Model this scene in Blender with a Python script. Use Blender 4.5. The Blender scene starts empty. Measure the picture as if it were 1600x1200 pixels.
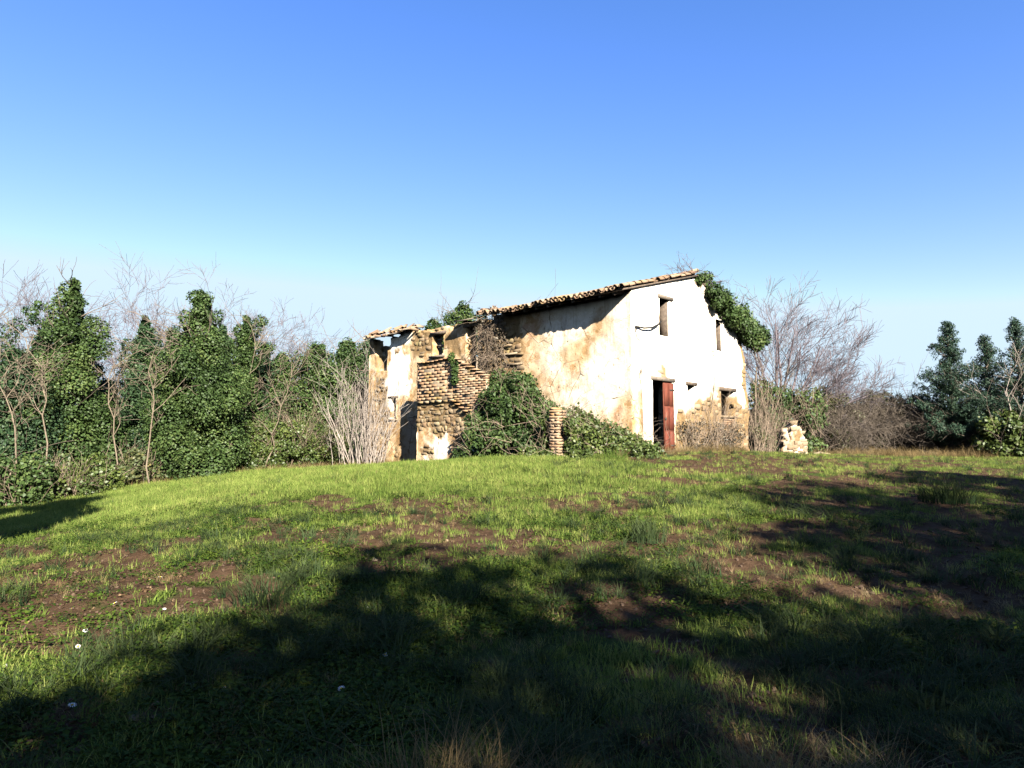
import bpy, math, random
import numpy as np
from mathutils import Vector

# ------------------------------------------------------------------ camera, sky, sun, exposure
scene = bpy.context.scene
COL = scene.collection
cam_d = bpy.data.cameras.new("camera")
cam_d.lens = 22.5; cam_d.sensor_width = 36.0; cam_d.clip_start = 0.05; cam_d.clip_end = 5000
cam = bpy.data.objects.new("camera", cam_d); COL.objects.link(cam)
cam.location = (0, 0, 1.6); cam.rotation_euler = (math.radians(90 + 5.14), 0, 0)
scene.camera = cam

SUN = Vector((0.491, -1.226, 0.68)).normalized()          # direction towards the sun
world = bpy.data.worlds.new("World"); scene.world = world; world.use_nodes = True
wn = world.node_tree.nodes; wl = world.node_tree.links; wn.clear()
sky = wn.new("ShaderNodeTexSky"); sky.sky_type = 'NISHITA'; sky.sun_disc = False
sky.sun_elevation = math.asin(SUN.z); sky.sun_rotation = math.atan2(SUN.x, SUN.y)
sky.air_density = 1.0; sky.dust_density = 0.5; sky.ozone_density = 2.0; sky.altitude = 200
hsv = wn.new("ShaderNodeHueSaturation"); hsv.inputs["Hue"].default_value = 0.515; hsv.inputs["Saturation"].default_value = 1.22
bg = wn.new("ShaderNodeBackground"); bg.inputs[1].default_value = 0.053
wo = wn.new("ShaderNodeOutputWorld")
wl.new(sky.outputs[0], hsv.inputs["Color"]); sep = wn.new("ShaderNodeSeparateColor"); com = wn.new("ShaderNodeCombineColor"); wl.new(hsv.outputs[0], sep.inputs[0])
for i, (k_, g_, hi) in enumerate(((1.03, 1.22, 2.3), (1.0, .95, 2.95), (1.06, 1.0, 3.5))):     # hazy pale horizon: no brighter than this
    pw = wn.new("ShaderNodeMath"); pw.operation = 'POWER'; pw.inputs[1].default_value = g_; ml = wn.new("ShaderNodeMath"); ml.operation = 'MULTIPLY'; ml.inputs[1].default_value = k_
    wl.new(sep.outputs[i], pw.inputs[0]); wl.new(pw.outputs[0], ml.inputs[0]); mn = wn.new("ShaderNodeMath"); mn.operation = 'MINIMUM'; mn.inputs[1].default_value = hi; wl.new(ml.outputs[0], mn.inputs[0]); wl.new(mn.outputs[0], com.inputs[i])
wl.new(com.outputs[0], bg.inputs[0]); wl.new(bg.outputs[0], wo.inputs[0])

sun_d = bpy.data.lights.new("sun", 'SUN'); sun_d.energy = 5.0; sun_d.angle = math.radians(0.53)
sun_d.color = (1.0, 0.93, 0.80)
sun = bpy.data.objects.new("sun", sun_d); COL.objects.link(sun)
sun.rotation_euler = (-SUN).to_track_quat('-Z', 'Y').to_euler(); sun.location = (10, -25, 20)

vs_ = scene.view_settings
vs_.view_transform = 'Standard'; vs_.look = 'None'; vs_.gamma = 1.0; vs_.use_curve_mapping = False
vs_.exposure = 2.55
scene.render.engine = 'CYCLES'
scene.cycles.max_bounces = 6; scene.cycles.diffuse_bounces = 0; scene.cycles.glossy_bounces = 2
scene.cycles.transmission_bounces = 3; scene.cycles.transparent_max_bounces = 4
scene.cycles.use_denoising = True

rng = np.random.default_rng(7)
random.seed(7)

# ------------------------------------------------------------------ numpy noise
def _hash(ix, iy, seed):
    h = (ix.astype(np.int64) * 374761393 + iy.astype(np.int64) * 668265263 + seed * 1442695041) & 0x7fffffff
    h = ((h ^ (h >> 13)) * 1274126177) & 0x7fffffff
    return ((h ^ (h >> 16)) & 0xffff) / 65535.0
def vnoise(x, y, seed=0):
    x = np.asarray(x, float); y = np.asarray(y, float)
    ix = np.floor(x); iy = np.floor(y); fx = x - ix; fy = y - iy
    fx = fx * fx * (3 - 2 * fx); fy = fy * fy * (3 - 2 * fy)
    a = _hash(ix, iy, seed); b = _hash(ix + 1, iy, seed); c = _hash(ix, iy + 1, seed); d = _hash(ix + 1, iy + 1, seed)
    return (a * (1 - fx) + b * fx) * (1 - fy) + (c * (1 - fx) + d * fx) * fy
def fbm(x, y, seed=0, octv=4):
    s = 0; a = 1.0; n = 0
    for k in range(octv):
        s = s + a * vnoise(np.asarray(x) * 2**k + 17.3 * k, np.asarray(y) * 2**k - 9.1 * k, seed + k); n += a; a *= 0.5
    return s / n
def sstep(a, b, x):
    t = np.clip((np.asarray(x, float) - a) / (b - a), 0, 1); return t * t * (3 - 2 * t)

# ------------------------------------------------------------------ terrain
_cp = np.array([
 (0,0,0),(5,0,0),(-5,0,-.1),(0,5,.25),(0,10,.65),(0,15,1.0),(3,18,1.18),(1.3,18.4,1.14),(6,21,1.24),(9,24,1.18),(4,10,.68),(4,5,.26),
 (-6,10,.32),(-3,6,.28),(-11,14,-.30),(-15,20,-.35),(-13,24,.15),(-10.5,25.5,.40),(-3.6,23.5,.72),(-6,28,.5),(13,27,.95),
 (24,30,.95),(16,20,.92),(10,12,.66),(20,10,.4),(-20,10,-1.1),(-25,25,-1.1),(0,40,.3),(30,45,.2),(-25,45,-1),(-9,1,-.35),
 (12,0,.05),(0,-10,-.2),(-18,-6,-1),(20,-8,0),(-4,14,.78),(-7,19,.62),(-3,3,.1),(3,2,.1)], float)
def _tps(r2): return np.where(r2 > 0, 0.5 * r2 * np.log(np.maximum(r2, 1e-12)), 0)
_n = len(_cp); _A = np.zeros((_n + 3, _n + 3)); _d2 = ((_cp[:, None, :2] - _cp[None, :, :2])**2).sum(-1)
_A[:_n, :_n] = _tps(_d2) + np.eye(_n) * 3.0; _A[:_n, _n] = 1; _A[:_n, _n+1:] = _cp[:, :2]; _A[_n:, :_n] = _A[:_n, _n:].T
_w = np.linalg.solve(_A, np.concatenate([_cp[:, 2], [0, 0, 0]]))
def gz0(x, y):
    x = np.atleast_1d(np.asarray(x, float)); y = np.atleast_1d(np.asarray(y, float)); sh = x.shape
    x = x.ravel(); y = y.ravel()
    cx = np.clip(x, -32, 36); cy = np.clip(y, -14, 50); out = np.empty(len(x))
    for i in range(0, len(x), 40000):
        d2 = (cx[i:i+40000, None] - _cp[None, :, 0])**2 + (cy[i:i+40000, None] - _cp[None, :, 1])**2
        out[i:i+40000] = _tps(d2) @ _w[:_n] + _w[_n] + _w[_n+1] * cx[i:i+40000] + _w[_n+2] * cy[i:i+40000]
    out = np.clip(out, -2.0, 1.35)
    far = sstep(45, 120, np.hypot(x, y)); out = out * (1 - far) - 3.0 * far
    return out.reshape(sh)
def soil(x, y):
    """1 = bare earth, 0 = full turf"""
    n = fbm(x * 0.9 + 3, y * 1.25, 21, 5) + .22 * (fbm(x * 4.3, y * 4.3, 27, 3) - .5)
    bias = 0.20 * sstep(1, 6, x) * sstep(5, 9, y) * sstep(30, 22, y) + 0.09 * sstep(11, 7, y) * sstep(3.5, 5.5, y) - 0.20 * sstep(11, 16, y) * sstep(4, 0, x) - 0.06 * sstep(1.5, -1.5, x)
    return sstep(0.51, 0.60, n + bias)
def gz(x, y):
    x = np.atleast_1d(np.asarray(x, float)); y = np.atleast_1d(np.asarray(y, float))
    near = sstep(70, 35, np.hypot(x, y))
    s = soil(x, y)
    return gz0(x, y) + near * ((fbm(x * .7, y * .7, 3, 3) - .5) * .10 + (fbm(x * 3.1, y * 3.1, 5, 3) - .5) * (.035 + .06 * s) + (fbm(x * 11, y * 11, 9, 2) - .5) * .035 * s)
def g1(x, y): return float(gz(x, y)[0])

# ------------------------------------------------------------------ material helpers
def nmat(name):
    m = bpy.data.materials.new(name); m.use_nodes = True
    nt = m.node_tree; nt.nodes.clear()
    o = nt.nodes.new("ShaderNodeOutputMaterial")
    return m, nt, o
class NT:
    def __init__(s, nt): s.nt = nt
    def n(s, t, **kw):
        x = s.nt.nodes.new(t)
        for k, v in kw.items(): setattr(x, k, v)
        return x
    def l(s, a, b): s.nt.links.new(a, b)
    def noise(s, scale, detail=5, rough=.6, vec=None, dist=0.0):
        x = s.n("ShaderNodeTexNoise"); x.inputs["Scale"].default_value = scale; x.inputs["Detail"].default_value = detail
        x.inputs["Roughness"].default_value = rough; x.inputs["Distortion"].default_value = dist
        if vec is not None: s.l(vec, x.inputs["Vector"])
        return x.outputs["Fac"]
    def pos(s): return s.n("ShaderNodeNewGeometry").outputs["Position"]
    def mapped(s, sc):
        m = s.n("ShaderNodeMapping"); m.inputs["Scale"].default_value = sc; s.l(s.pos(), m.inputs["Vector"]); return m.outputs[0]
    def ramp(s, fac, stops):
        r = s.n("ShaderNodeValToRGB"); e = r.color_ramp.elements
        while len(e) < len(stops): e.new(0.5)
        for el, (p, c) in zip(e, stops):
            el.position = p; el.color = (*c, 1) if len(c) == 3 else c
        s.l(fac, r.inputs[0]); return r.outputs[0]
    def mix(s, fac, a, b, mode='MIX'):
        m = s.n("ShaderNodeMix", data_type='RGBA', blend_type=mode)
        for i, v in ((0, fac), (6, a), (7, b)):
            if isinstance(v, (int, float)): m.inputs[i].default_value = v
            elif isinstance(v, tuple): m.inputs[i].default_value = (*v, 1)
            else: s.l(v, m.inputs[i])
        return m.outputs[2]
    def math(s, op, a, b=0.0, clamp=False):
        m = s.n("ShaderNodeMath", operation=op, use_clamp=clamp)
        for i, v in ((0, a), (1, b)):
            if isinstance(v, (int, float)): m.inputs[i].default_value = v
            else: s.l(v, m.inputs[i])
        return m.outputs[0]
    def attr(s, name): return s.n("ShaderNodeAttribute", attribute_name=name).outputs["Fac"]
    def rand(s): return s.n("ShaderNodeObjectInfo").outputs["Random"]
    def bump(s, h, strength=.4, dist=.02):
        b = s.n("ShaderNodeBump"); b.inputs["Strength"].default_value = strength; b.inputs["Distance"].default_value = dist
        s.l(h, b.inputs["Height"]); return b.outputs[0]
    def out(s, o, col, rough=.8, normal=None, spec=.3, trans=0.0):
        p = s.n("ShaderNodeBsdfPrincipled"); p.inputs["Roughness"].default_value = rough
        p.inputs["Specular IOR Level"].default_value = spec
        if isinstance(col, tuple): p.inputs["Base Color"].default_value = (*col, 1)
        else: s.l(col, p.inputs["Base Color"])
        if normal is not None: s.l(normal, p.inputs["Normal"])
        if trans > 0:
            t = s.n("ShaderNodeBsdfTranslucent")
            if isinstance(col, tuple): t.inputs["Color"].default_value = (*col, 1)
            else: s.l(col, t.inputs["Color"])
            mx = s.n("ShaderNodeMixShader"); mx.inputs[0].default_value = trans
            s.l(p.outputs[0], mx.inputs[1]); s.l(t.outputs[0], mx.inputs[2]); s.l(mx.outputs[0], o.inputs[0])
        else: s.l(p.outputs[0], o.inputs[0])

def leaf_mat(name, a, b, c, rough=.45, trans=.3, spec=.4, use='v'):
    m, nt, o = nmat(name); N = NT(nt)
    f = N.attr('v') if use == 'v' else N.rand()
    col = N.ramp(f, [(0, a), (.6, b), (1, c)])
    big = N.noise(0.9, 3, .5, N.pos())
    col = N.mix(N.math('MULTIPLY', big, .55), col, tuple(x * .55 for x in a), 'MIX')
    N.out(o, col, rough, None, spec, trans); return m
def bark_mat(name, a, b, scale=14):
    m, nt, o = nmat(name); N = NT(nt)
    f = N.noise(scale, 5, .65, N.mapped((1, 1, .35)))
    col = N.ramp(f, [(.3, a), (.7, b)])
    N.out(o, col, .85, N.bump(f, .6, .02), .2); return m

M = {}
M['ivy'] = leaf_mat("ivy_leaf", (.018, .034, .010), (.045, .078, .020), (.095, .125, .036), .55, .25, .22)
M['ivy_blue'] = leaf_mat("ivy_leaf_cool", (.014, .032, .014), (.034, .066, .026), (.075, .105, .042), .55, .25, .22)
M['shrub'] = leaf_mat("shrub_leaf", (.0292, .0486, .0116), (.068, .0972, .0213), (.1264, .1458, .034), .5, .3)
M['bramble_leaf'] = leaf_mat("bramble_leaf", (.034, .0486, .0175), (.068, .0826, .0292), (.1555, .1264, .0486), .5, .28)
M['brown_leaf'] = leaf_mat("withered_leaf", (.0292, .0252, .0155), (.068, .0535, .034), (.1361, .0972, .0583), .6, .2)
M['conifer'] = leaf_mat("conifer_needle", (.010, .024, .014), (.024, .05, .030), (.06, .095, .05), .6, .2, .2)
M['oak'] = leaf_mat("oak_leaf", (.02, .035, .012), (.035, .06, .02), (.05, .08, .03), .5, .2)
M['fallen'] = leaf_mat("fallen_leaf", (.042, .0245, .0126), (.105, .063, .0315), (.21, .147, .084), .7, .2, .1)
M['bark'] = bark_mat("bark_brown", (.06, .045, .035), (.16, .125, .10))
M['bark_pale'] = bark_mat("bark_pale", (.064, .048, .034), (.144, .116, .084))
M['bark_grey'] = bark_mat("bark_grey", (.108, .09, .0792), (.2448, .2088, .18))
M['twig'] = bark_mat("twig_mauve", (.055, .045, .052), (.125, .105, .118))
M['cane'] = bark_mat("bramble_cane", (.042, .034, .028), (.115, .092, .072))
M['dry_vine'] = bark_mat("dry_vine", (.0792, .0576, .0432), (.216, .1656, .1224))

def grass_mat(name, a, b, c, trans=.35, tip=None):
    m, nt, o = nmat(name); N = NT(nt)
    col = N.ramp(N.rand(), [(0, a), (.55, b), (1, c)])
    patch = N.noise(.6, 3, .5, N.pos())
    col = N.mix(N.math('MULTIPLY', N.math('SUBTRACT', patch, .35, True), 1.6, True), col, tuple(.75 * x for x in a))
    if tip: col = N.mix(N.math('MULTIPLY', N.attr('v'), .6), col, tip)
    N.out(o, col, .75, None, .08, trans); return m
M['grass'] = grass_mat("grass_blade", (.075, .12, .022), (.15, .198, .040), (.25, .26, .078), .4)
M['long_grass'] = grass_mat("long_grass_blade", (.0091, .0227, .0091), (.0206, .0413, .0165), (.0454, .0701, .0289), .3, (.0619, .0701, .0248))  # shade put into the colour: extra dark blades deepen the foreground shadow
M['dry_grass'] = grass_mat("dry_grass_blade", (.1305, .0914, .0391), (.2088, .1501, .0718), (.2741, .2153, .1174), .35)
M['clover'] = grass_mat("clover_leaf", (.0178, .0356, .0059), (.0356, .0653, .0084), (.0713, .095, .0119), .3)  # leaf colour lowered as well, to darken the shaded foreground

def plain(name, a, b, scale=6, rough=.85, bump=.4, bd=.02, spec=.25):
    m, nt, o = nmat(name); N = NT(nt)
    f = N.noise(scale, 6, .65, N.pos())
    N.out(o, N.ramp(f, [(.3, a), (.7, b)]), rough, N.bump(f, bump, bd), spec); return m
M['wood'] = plain("weathered_wood", (.033, .0251, .0198), (.1056, .0792, .0594), 9)
M['wood_grey'] = plain("grey_wood", (.0647, .0508, .0393), (.1386, .1155, .0924), 9)
M['dark_in'] = plain("interior_plaster", (.132, .102, .072), (.204, .168, .126), 3)
M['mortar'] = plain("old_mortar", (.1463, .1121, .0731), (.2242, .1804, .1268), 14)
M['iron'] = plain("rusty_iron", (.01, .0075, .0063), (.03, .0175, .0112), 20, .6)
M['cable'] = plain("black_cable", (.004, .0038, .0035), (.009, .008, .007), 20, .7)
M['white_petal'] = plain("white_petal", (.72, .72, .74), (.85, .85, .84), 30, .6)
M['yellow_disc'] = plain("yellow_disc", (.55, .38, .03), (.7, .5, .05), 30, .7)

def mk_stone():
    m, nt, o = nmat("rubble_stone"); N = NT(nt)
    col = N.ramp(N.rand(), [(0, (.114, .0713, .0356)), (.25, (.1711, .1188, .0618)), (.5, (.2186, .1711, .1093)), (.7, (.1568, .0903, .0475)), (1, (.2661, .2233, .1616))])
    f = N.noise(9, 6, .7, N.pos()); col = N.mix(N.math('MULTIPLY', f, .95), col, (.132, .0957, .0561))
    moss = N.math('MULTIPLY', N.math('SUBTRACT', N.noise(1.6, 4, .6, N.pos()), .52, True), 4.0, True)
    col = N.mix(N.math('MULTIPLY', moss, .65), col, (.16, .14, .035))
    N.out(o, col, .92, N.bump(f, .7, .03), .2); return m
M['stone'] = mk_stone()
def mk_pale_stone():
    m, nt, o = nmat("pale_stone"); N = NT(nt)
    col = N.ramp(N.rand(), [(0, (.17, .125, .08)), (.5, (.25, .205, .15)), (1, (.14, .09, .05))])
    f = N.noise(9, 6, .7, N.pos()); col = N.mix(N.math('MULTIPLY', f, .7), col, (.09, .065, .04))
    N.out(o, col, .92, N.bump(f, .7, .03), .1); return m
M['pale_stone'] = mk_pale_stone()
def mk_brick():
    m, nt, o = nmat("old_brick"); N = NT(nt)
    col = N.ramp(N.rand(), [(0, (.165, .092, .05)), (.35, (.215, .133, .076)), (.7, (.255, .175, .108)), (1, (.29, .215, .145))])
    f = N.noise(12, 6, .7, N.pos()); col = N.mix(N.math('MULTIPLY', f, .5), col, (.1452, .0792, .0495))
    li = N.math('MULTIPLY', N.math('SUBTRACT', N.noise(1.25, 6, .75, N.pos()), .50, True), 5.0, True)
    col = N.mix(N.math('MULTIPLY', li, .7), col, (.20, .135, .022))
    gr = N.math('MULTIPLY', N.math('SUBTRACT', N.noise(3.1, 6, .7, N.pos()), .46, True), 4.0, True); col = N.mix(N.math('MULTIPLY', gr, .6), col, (.17, .13, .09))
    N.out(o, col, .92, N.bump(f, .6, .02), .2); return m
M['brick'] = mk_brick()
def mk_tile():
    m, nt, o = nmat("terracotta_tile"); N = NT(nt)
    col = N.ramp(N.rand(), [(0, (.1236, .0713, .0428)), (.4, (.1901, .1283, .0855)), (.75, (.2376, .1806, .1283)), (1, (.1711, .0903, .0523))])
    f = N.noise(10, 6, .7, N.pos()); col = N.mix(N.math('MULTIPLY', f, .55), col, (.1056, .0726, .0495))
    li = N.math('MULTIPLY', N.math('SUBTRACT', N.noise(2.2, 6, .75, N.pos()), .52, True), 6.0, True)
    col = N.mix(N.math('MULTIPLY', li, .6), col, (.19, .13, .025))
    N.out(o, col, .92, N.bump(f, .6, .02), .2); return m
M['tile'] = mk_tile()
def mk_wall():
    m, nt, o = nmat("lime_plaster_wall"); N = NT(nt)
    tone = N.attr('tone'); pl = N.attr('plaster')
    big = N.noise(.9, 6, .68, N.pos()); mid = N.noise(4, 7, .75, N.pos()); fine = N.noise(34, 5, .7, N.pos()); chip = N.noise(2.3, 8, .72, N.pos(), .4)
    streak = N.noise(1.0, 6, .7, N.mapped((3.6, 3.6, .3)))
    ochre = N.ramp(big, [(.36, (.19, .11, .05)), (.44, (.27, .175, .088)), (.50, (.34, .245, .145)), (.57, (.37, .285, .19)), (.64, (.28, .175, .11))])
    under = N.math('MULTIPLY', N.math('SUBTRACT', chip, .53, True), 22.0, True)
    ochre = N.mix(N.math('MULTIPLY', under, .7), ochre, (.21, .115, .042))
    white = N.ramp(mid, [(.3, (.50, .44, .36)), (.6, (.68, .64, .57))])
    white = N.mix(N.math('MULTIPLY', N.math('SUBTRACT', streak, .54, True), 3.4, True), white, (.15, .115, .08))
    white = N.mix(N.math('MULTIPLY', N.math('MULTIPLY', under, N.math('SUBTRACT', 1.0, tone)), .5), white, (.30, .21, .12))
    col = N.mix(tone, ochre, white)
    pits = N.math('MULTIPLY', N.math('SUBTRACT', N.noise(11, 4, .6, N.mapped((1, 1, .55))), .64, True), 14.0, True)
    vo = N.n("ShaderNodeTexVoronoi", feature='DISTANCE_TO_EDGE'); vo.inputs["Scale"].default_value = .8; wv = N.n("ShaderNodeVectorMath", operation='ADD'); N.l(N.pos(), wv.inputs[0]); nz = N.n("ShaderNodeTexNoise"); nz.inputs["Scale"].default_value = 2.2; nz.inputs["Detail"].default_value = 6; N.l(nz.outputs["Color"], wv.inputs[1]); N.l(wv.outputs[0], vo.inputs["Vector"])
    crack = N.math('MULTIPLY', N.math('SUBTRACT', .010, vo.outputs["Distance"], True), 200.0, True); crack = N.math('MULTIPLY', crack, N.math('MULTIPLY', N.math('SUBTRACT', big, .47, True), 12.0, True))
    col = N.mix(N.math('MULTIPLY', pits, .8), col, (.06, .042, .03)); col = N.mix(N.math('MULTIPLY', crack, .9), col, (.04, .03, .02))
    col = N.mix(N.math('MULTIPLY', N.math('SUBTRACT', streak, .54, True), 1.6, True), col, (.13, .095, .06))
    core = N.ramp(mid, [(.3, (.10, .062, .028)), (.7, (.19, .13, .068))])
    col = N.mix(pl, core, col)
    h = N.math('SUBTRACT', N.math('ADD', N.math('MULTIPLY', mid, .9), N.math('MULTIPLY', fine, .35)), N.math('ADD', N.math('MULTIPLY', pits, .5), N.math('MULTIPLY', under, .12)))
    N.out(o, col, .95, N.bump(h, .75, .035), .08); return m
M['wall'] = mk_wall()
def mk_door():
    m, nt, o = nmat("red_door_paint"); N = NT(nt)
    f = N.noise(7, 6, .7, N.mapped((4, 4, .5))); g = N.noise(16, 6, .75, N.mapped((3, 3, .6)))
    col = N.ramp(f, [(.3, (.052, .014, .009)), (.55, (.085, .022, .013)), (.75, (.11, .038, .024))])
    col = N.mix(N.math('MULTIPLY', N.math('SUBTRACT', g, .56, True), 9.0, True), col, (.085, .06, .042))
    N.out(o, col, .8, N.bump(g, .4, .01), .15); return m
M['door'] = mk_door()
def mk_ground():
    m, nt, o = nmat("meadow_ground"); N = NT(nt)
    s = N.attr('soil'); p = N.pos()
    f = N.noise(7, 7, .7, p); g = N.noise(45, 4, .7, p)
    earth = N.ramp(f, [(.3, (.0258, .0155, .0093)), (.55, (.0538, .0327, .0196)), (.75, (.0795, .0514, .0327))])
    turf = N.ramp(f, [(.3, (.018, .027, .0072)), (.55, (.03, .045, .0108)), (.75, (.057, .051, .018))])
    col = N.mix(s, turf, earth)
    far = N.n("ShaderNodeVectorMath", operation='LENGTH'); N.l(p, far.inputs[0])
    h = N.math('ADD', f, N.math('MULTIPLY', g, .5))
    N.out(o, col, .95, N.bump(h, .8, .05), .03); return m
M['ground'] = mk_ground()

# ------------------------------------------------------------------ mesh / object helpers
def link(o, parent=None):
    COL.objects.link(o)
    if parent is not None: o.parent = parent
    return o
def tag(o, label=None, cat=None, group=None, kind=None):
    if label: o['label'] = label
    if cat: o['category'] = cat
    if group: o['group'] = group
    if kind: o['kind'] = kind
    return o
def empty(name, loc, label, cat, group=None):
    o = bpy.data.objects.new(name, None); o.empty_display_size = .3; o.location = loc; link(o)
    return tag(o, label, cat, group)
def mesh_np(name, V, F, mat, attrs=None, smooth=False):
    """V (n,3); F a list of int arrays (m,3) or (m,4)"""
    me = bpy.data.meshes.new(name)
    F = [np.asarray(f, np.int32) for f in (F if isinstance(F, list) else [F]) if len(f)]
    me.vertices.add(len(V)); me.vertices.foreach_set("co", np.asarray(V, np.float32).ravel())
    li = np.concatenate([f.ravel() for f in F]); ln = np.concatenate([np.full(len(f), f.shape[1], np.int32) for f in F])
    me.loops.add(len(li)); me.loops.foreach_set("vertex_index", li)
    me.polygons.add(len(ln)); st = np.concatenate([[0], np.cumsum(ln)[:-1]]).astype(np.int32)
    me.polygons.foreach_set("loop_start", st)
    try: me.polygons.foreach_set("loop_total", ln)
    except Exception: pass
    if smooth: me.polygons.foreach_set("use_smooth", np.ones(len(ln), bool))
    for k, a in (attrs or {}).items():
        at = me.attributes.new(k, 'FLOAT', 'POINT'); at.data.foreach_set("value", np.asarray(a, np.float32))
    if mat: me.materials.append(M[mat] if isinstance(mat, str) else mat)
    me.update(calc_edges=True); me.validate()
    return me
def obj_np(name, V, F, mat, parent=None, attrs=None, smooth=False):
    V = np.asarray(V, float)
    if parent is not None: V = V - np.array(parent.location)
    return link(bpy.data.objects.new(name, mesh_np(name, V, F, mat, attrs, smooth)), parent)
class MB:
    def __init__(s): s.V = []; s.F4 = []; s.F3 = []; s.n = 0
    def add(s, V, f4=None, f3=None):
        if f4 is not None and len(f4): s.F4.append(np.asarray(f4) + s.n)
        if f3 is not None and len(f3): s.F3.append(np.asarray(f3) + s.n)
        s.V.append(np.asarray(V, float)); s.n += len(V)
    def box8(s, P):   # P: 8 points, bottom ring 0-3, top ring 4-7
        s.add(P, [(3, 2, 1, 0), (4, 5, 6, 7), (0, 1, 5, 4), (1, 2, 6, 5), (2, 3, 7, 6), (3, 0, 4, 7)])
    def build(s, name, mat, parent=None, smooth=False):
        F = []
        if s.F4: F.append(np.concatenate(s.F4))
        if s.F3: F.append(np.concatenate(s.F3))
        return obj_np(name, np.concatenate(s.V), F, mat, parent, None, smooth)

def tubes(paths, radii, sides=4):
    """paths (N,P,3), radii (N,P)"""
    P_ = np.asarray(paths, float); R_ = np.asarray(radii, float); N, P = R_.shape
    T = np.gradient(P_, axis=1); T /= np.linalg.norm(T, axis=2, keepdims=True) + 1e-9
    ref = np.where(np.abs(T[..., 2:3]) > .9, np.array([1., 0, 0]), np.array([0, 0, 1.]))
    A = np.cross(T, ref); A /= np.linalg.norm(A, axis=2, keepdims=True) + 1e-9; B = np.cross(T, A)
    ang = np.arange(sides) * 2 * np.pi / sides
    V = P_[:, :, None] + R_[:, :, None, None] * (np.cos(ang)[None, None, :, None] * A[:, :, None] + np.sin(ang)[None, None, :, None] * B[:, :, None])
    idx = np.arange(N * P * sides).reshape(N, P, sides)
    a = idx[:, :-1]; b = idx[:, 1:]
    F = np.stack([a, np.roll(a, -1, 2), np.roll(b, -1, 2), b], -1).reshape(-1, 4)
    return V.reshape(-1, 3), F
def nrm(v): return v / (np.linalg.norm(v, axis=-1, keepdims=True) + 1e-9)

def leaves(C, Nrm, size, r, droop=.6, width=.42, fold=.12):
    """diamond leaves folded on the midrib; returns V, F(tris), v attribute"""
    n = len(C); Nrm = nrm(Nrm)
    rnd = nrm(r.normal(size=(n, 3))); rnd[:, 2] -= droop; A = rnd - (rnd * Nrm).sum(1, keepdims=True) * Nrm; A = nrm(A); B = np.cross(Nrm, A)
    s = np.asarray(size)[:, None]
    V = np.stack([C - A * s * .5, C + B * s * width - A * s * .08 - Nrm * s * fold, C + A * s * .5 - Nrm * s * .08, C - B * s * width - A * s * .08 - Nrm * s * fold], 1).reshape(-1, 3)
    i = np.arange(n)[:, None] * 4
    F = np.concatenate([i + np.array([[0, 1, 2]]), i + np.array([[0, 2, 3]])])
    return V, F, np.repeat(r.random(n), 4)

def lump_leaves(L, n, size, r, squash=1.0, cull=.72, outn=.6, up=.25, jit=.35, droop=.6, width=.42):
    """leaves on the outer surfaces of a set of lumps L = [(x,y,z,rad)]"""
    L = np.asarray(L, float); w = L[:, 3]**2; k = r.choice(len(L), size=n, p=w / w.sum())
    d = nrm(r.normal(size=(n, 3))); rad = L[k, 3] * (1 - .38 * r.random(n)**1.6) * (1 + .22 * r.normal(size=n) * .6)
    P = L[k, :3] + d * rad[:, None] * np.array([1, 1, squash])
    keep = np.ones(n, bool)
    for i in range(0, n, 20000):
        q = P[i:i+20000]; dd = np.linalg.norm((q[:, None] - L[None, :, :3]), axis=2) / L[None, :, 3]
        dd[np.arange(len(q)), k[i:i+20000]] = 9
        keep[i:i+20000] = dd.min(1) > cull
    P = P[keep]; d = d[keep]; lv_ = r.random(len(L))[k[keep]]
    nn = d * outn + np.array([0, 0, up]) + r.normal(size=d.shape) * jit
    V, F, v = leaves(P, nn, size * (.65 + .7 * r.random(len(P))), r, droop, width)
    return V, F, np.clip(.55 * v + .5 * np.repeat(lv_, 4) - .03, 0, 1)

def leaf_part(name, L, n, size, mat, parent, r, **kw):
    V, F, v = lump_leaves(L, n, size, r, **kw)
    return obj_np(name, V, F, mat, parent, {'v': v})

def grow(start, dirn, length, rad, depth, r, spread=.6, up=.15, nch=(3, 5), wob=.12, shrink=.62, out=None, P=5, tmin=.3, rshrink=.5):
    """recursive branch paths: list of (points, radii, level)"""
    if out is None: out = []
    d = np.array(dirn, float); d /= np.linalg.norm(d); p = np.array(start, float); pts = [p.copy()]; dirs = [d.copy()]
    for i in range(P - 1):
        d = d + r.normal(size=3) * wob + np.array([0, 0, up * .35]); d /= np.linalg.norm(d); p = p + d * length / (P - 1); pts.append(p.copy()); dirs.append(d.copy())
    rr = np.linspace(rad, rad * .35, P); out.append((np.array(pts), rr, depth))
    if depth > 0:
        for c in range(r.integers(nch[0], nch[1] + 1)):
            u = tmin + (1 - tmin) * r.random(); x = u * (P - 1); i = min(int(x), P - 2); f = x - i
            q = pts[i] * (1 - f) + pts[i + 1] * f
            side = r.normal(size=3); side -= side.dot(dirs[i]) * dirs[i]; side /= np.linalg.norm(side) + 1e-9
            nd = dirs[i] * (1 - spread * .5) + side * spread * (.7 + .6 * r.random()) + np.array([0, 0, up])
            grow(q, nd, length * shrink * (.7 + .6 * r.random()), max(rad * rshrink * (1 - .4 * u), .004), depth - 1, r, spread, up, nch, wob * 1.1, shrink, out, P, tmin, rshrink)
    return out
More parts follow.
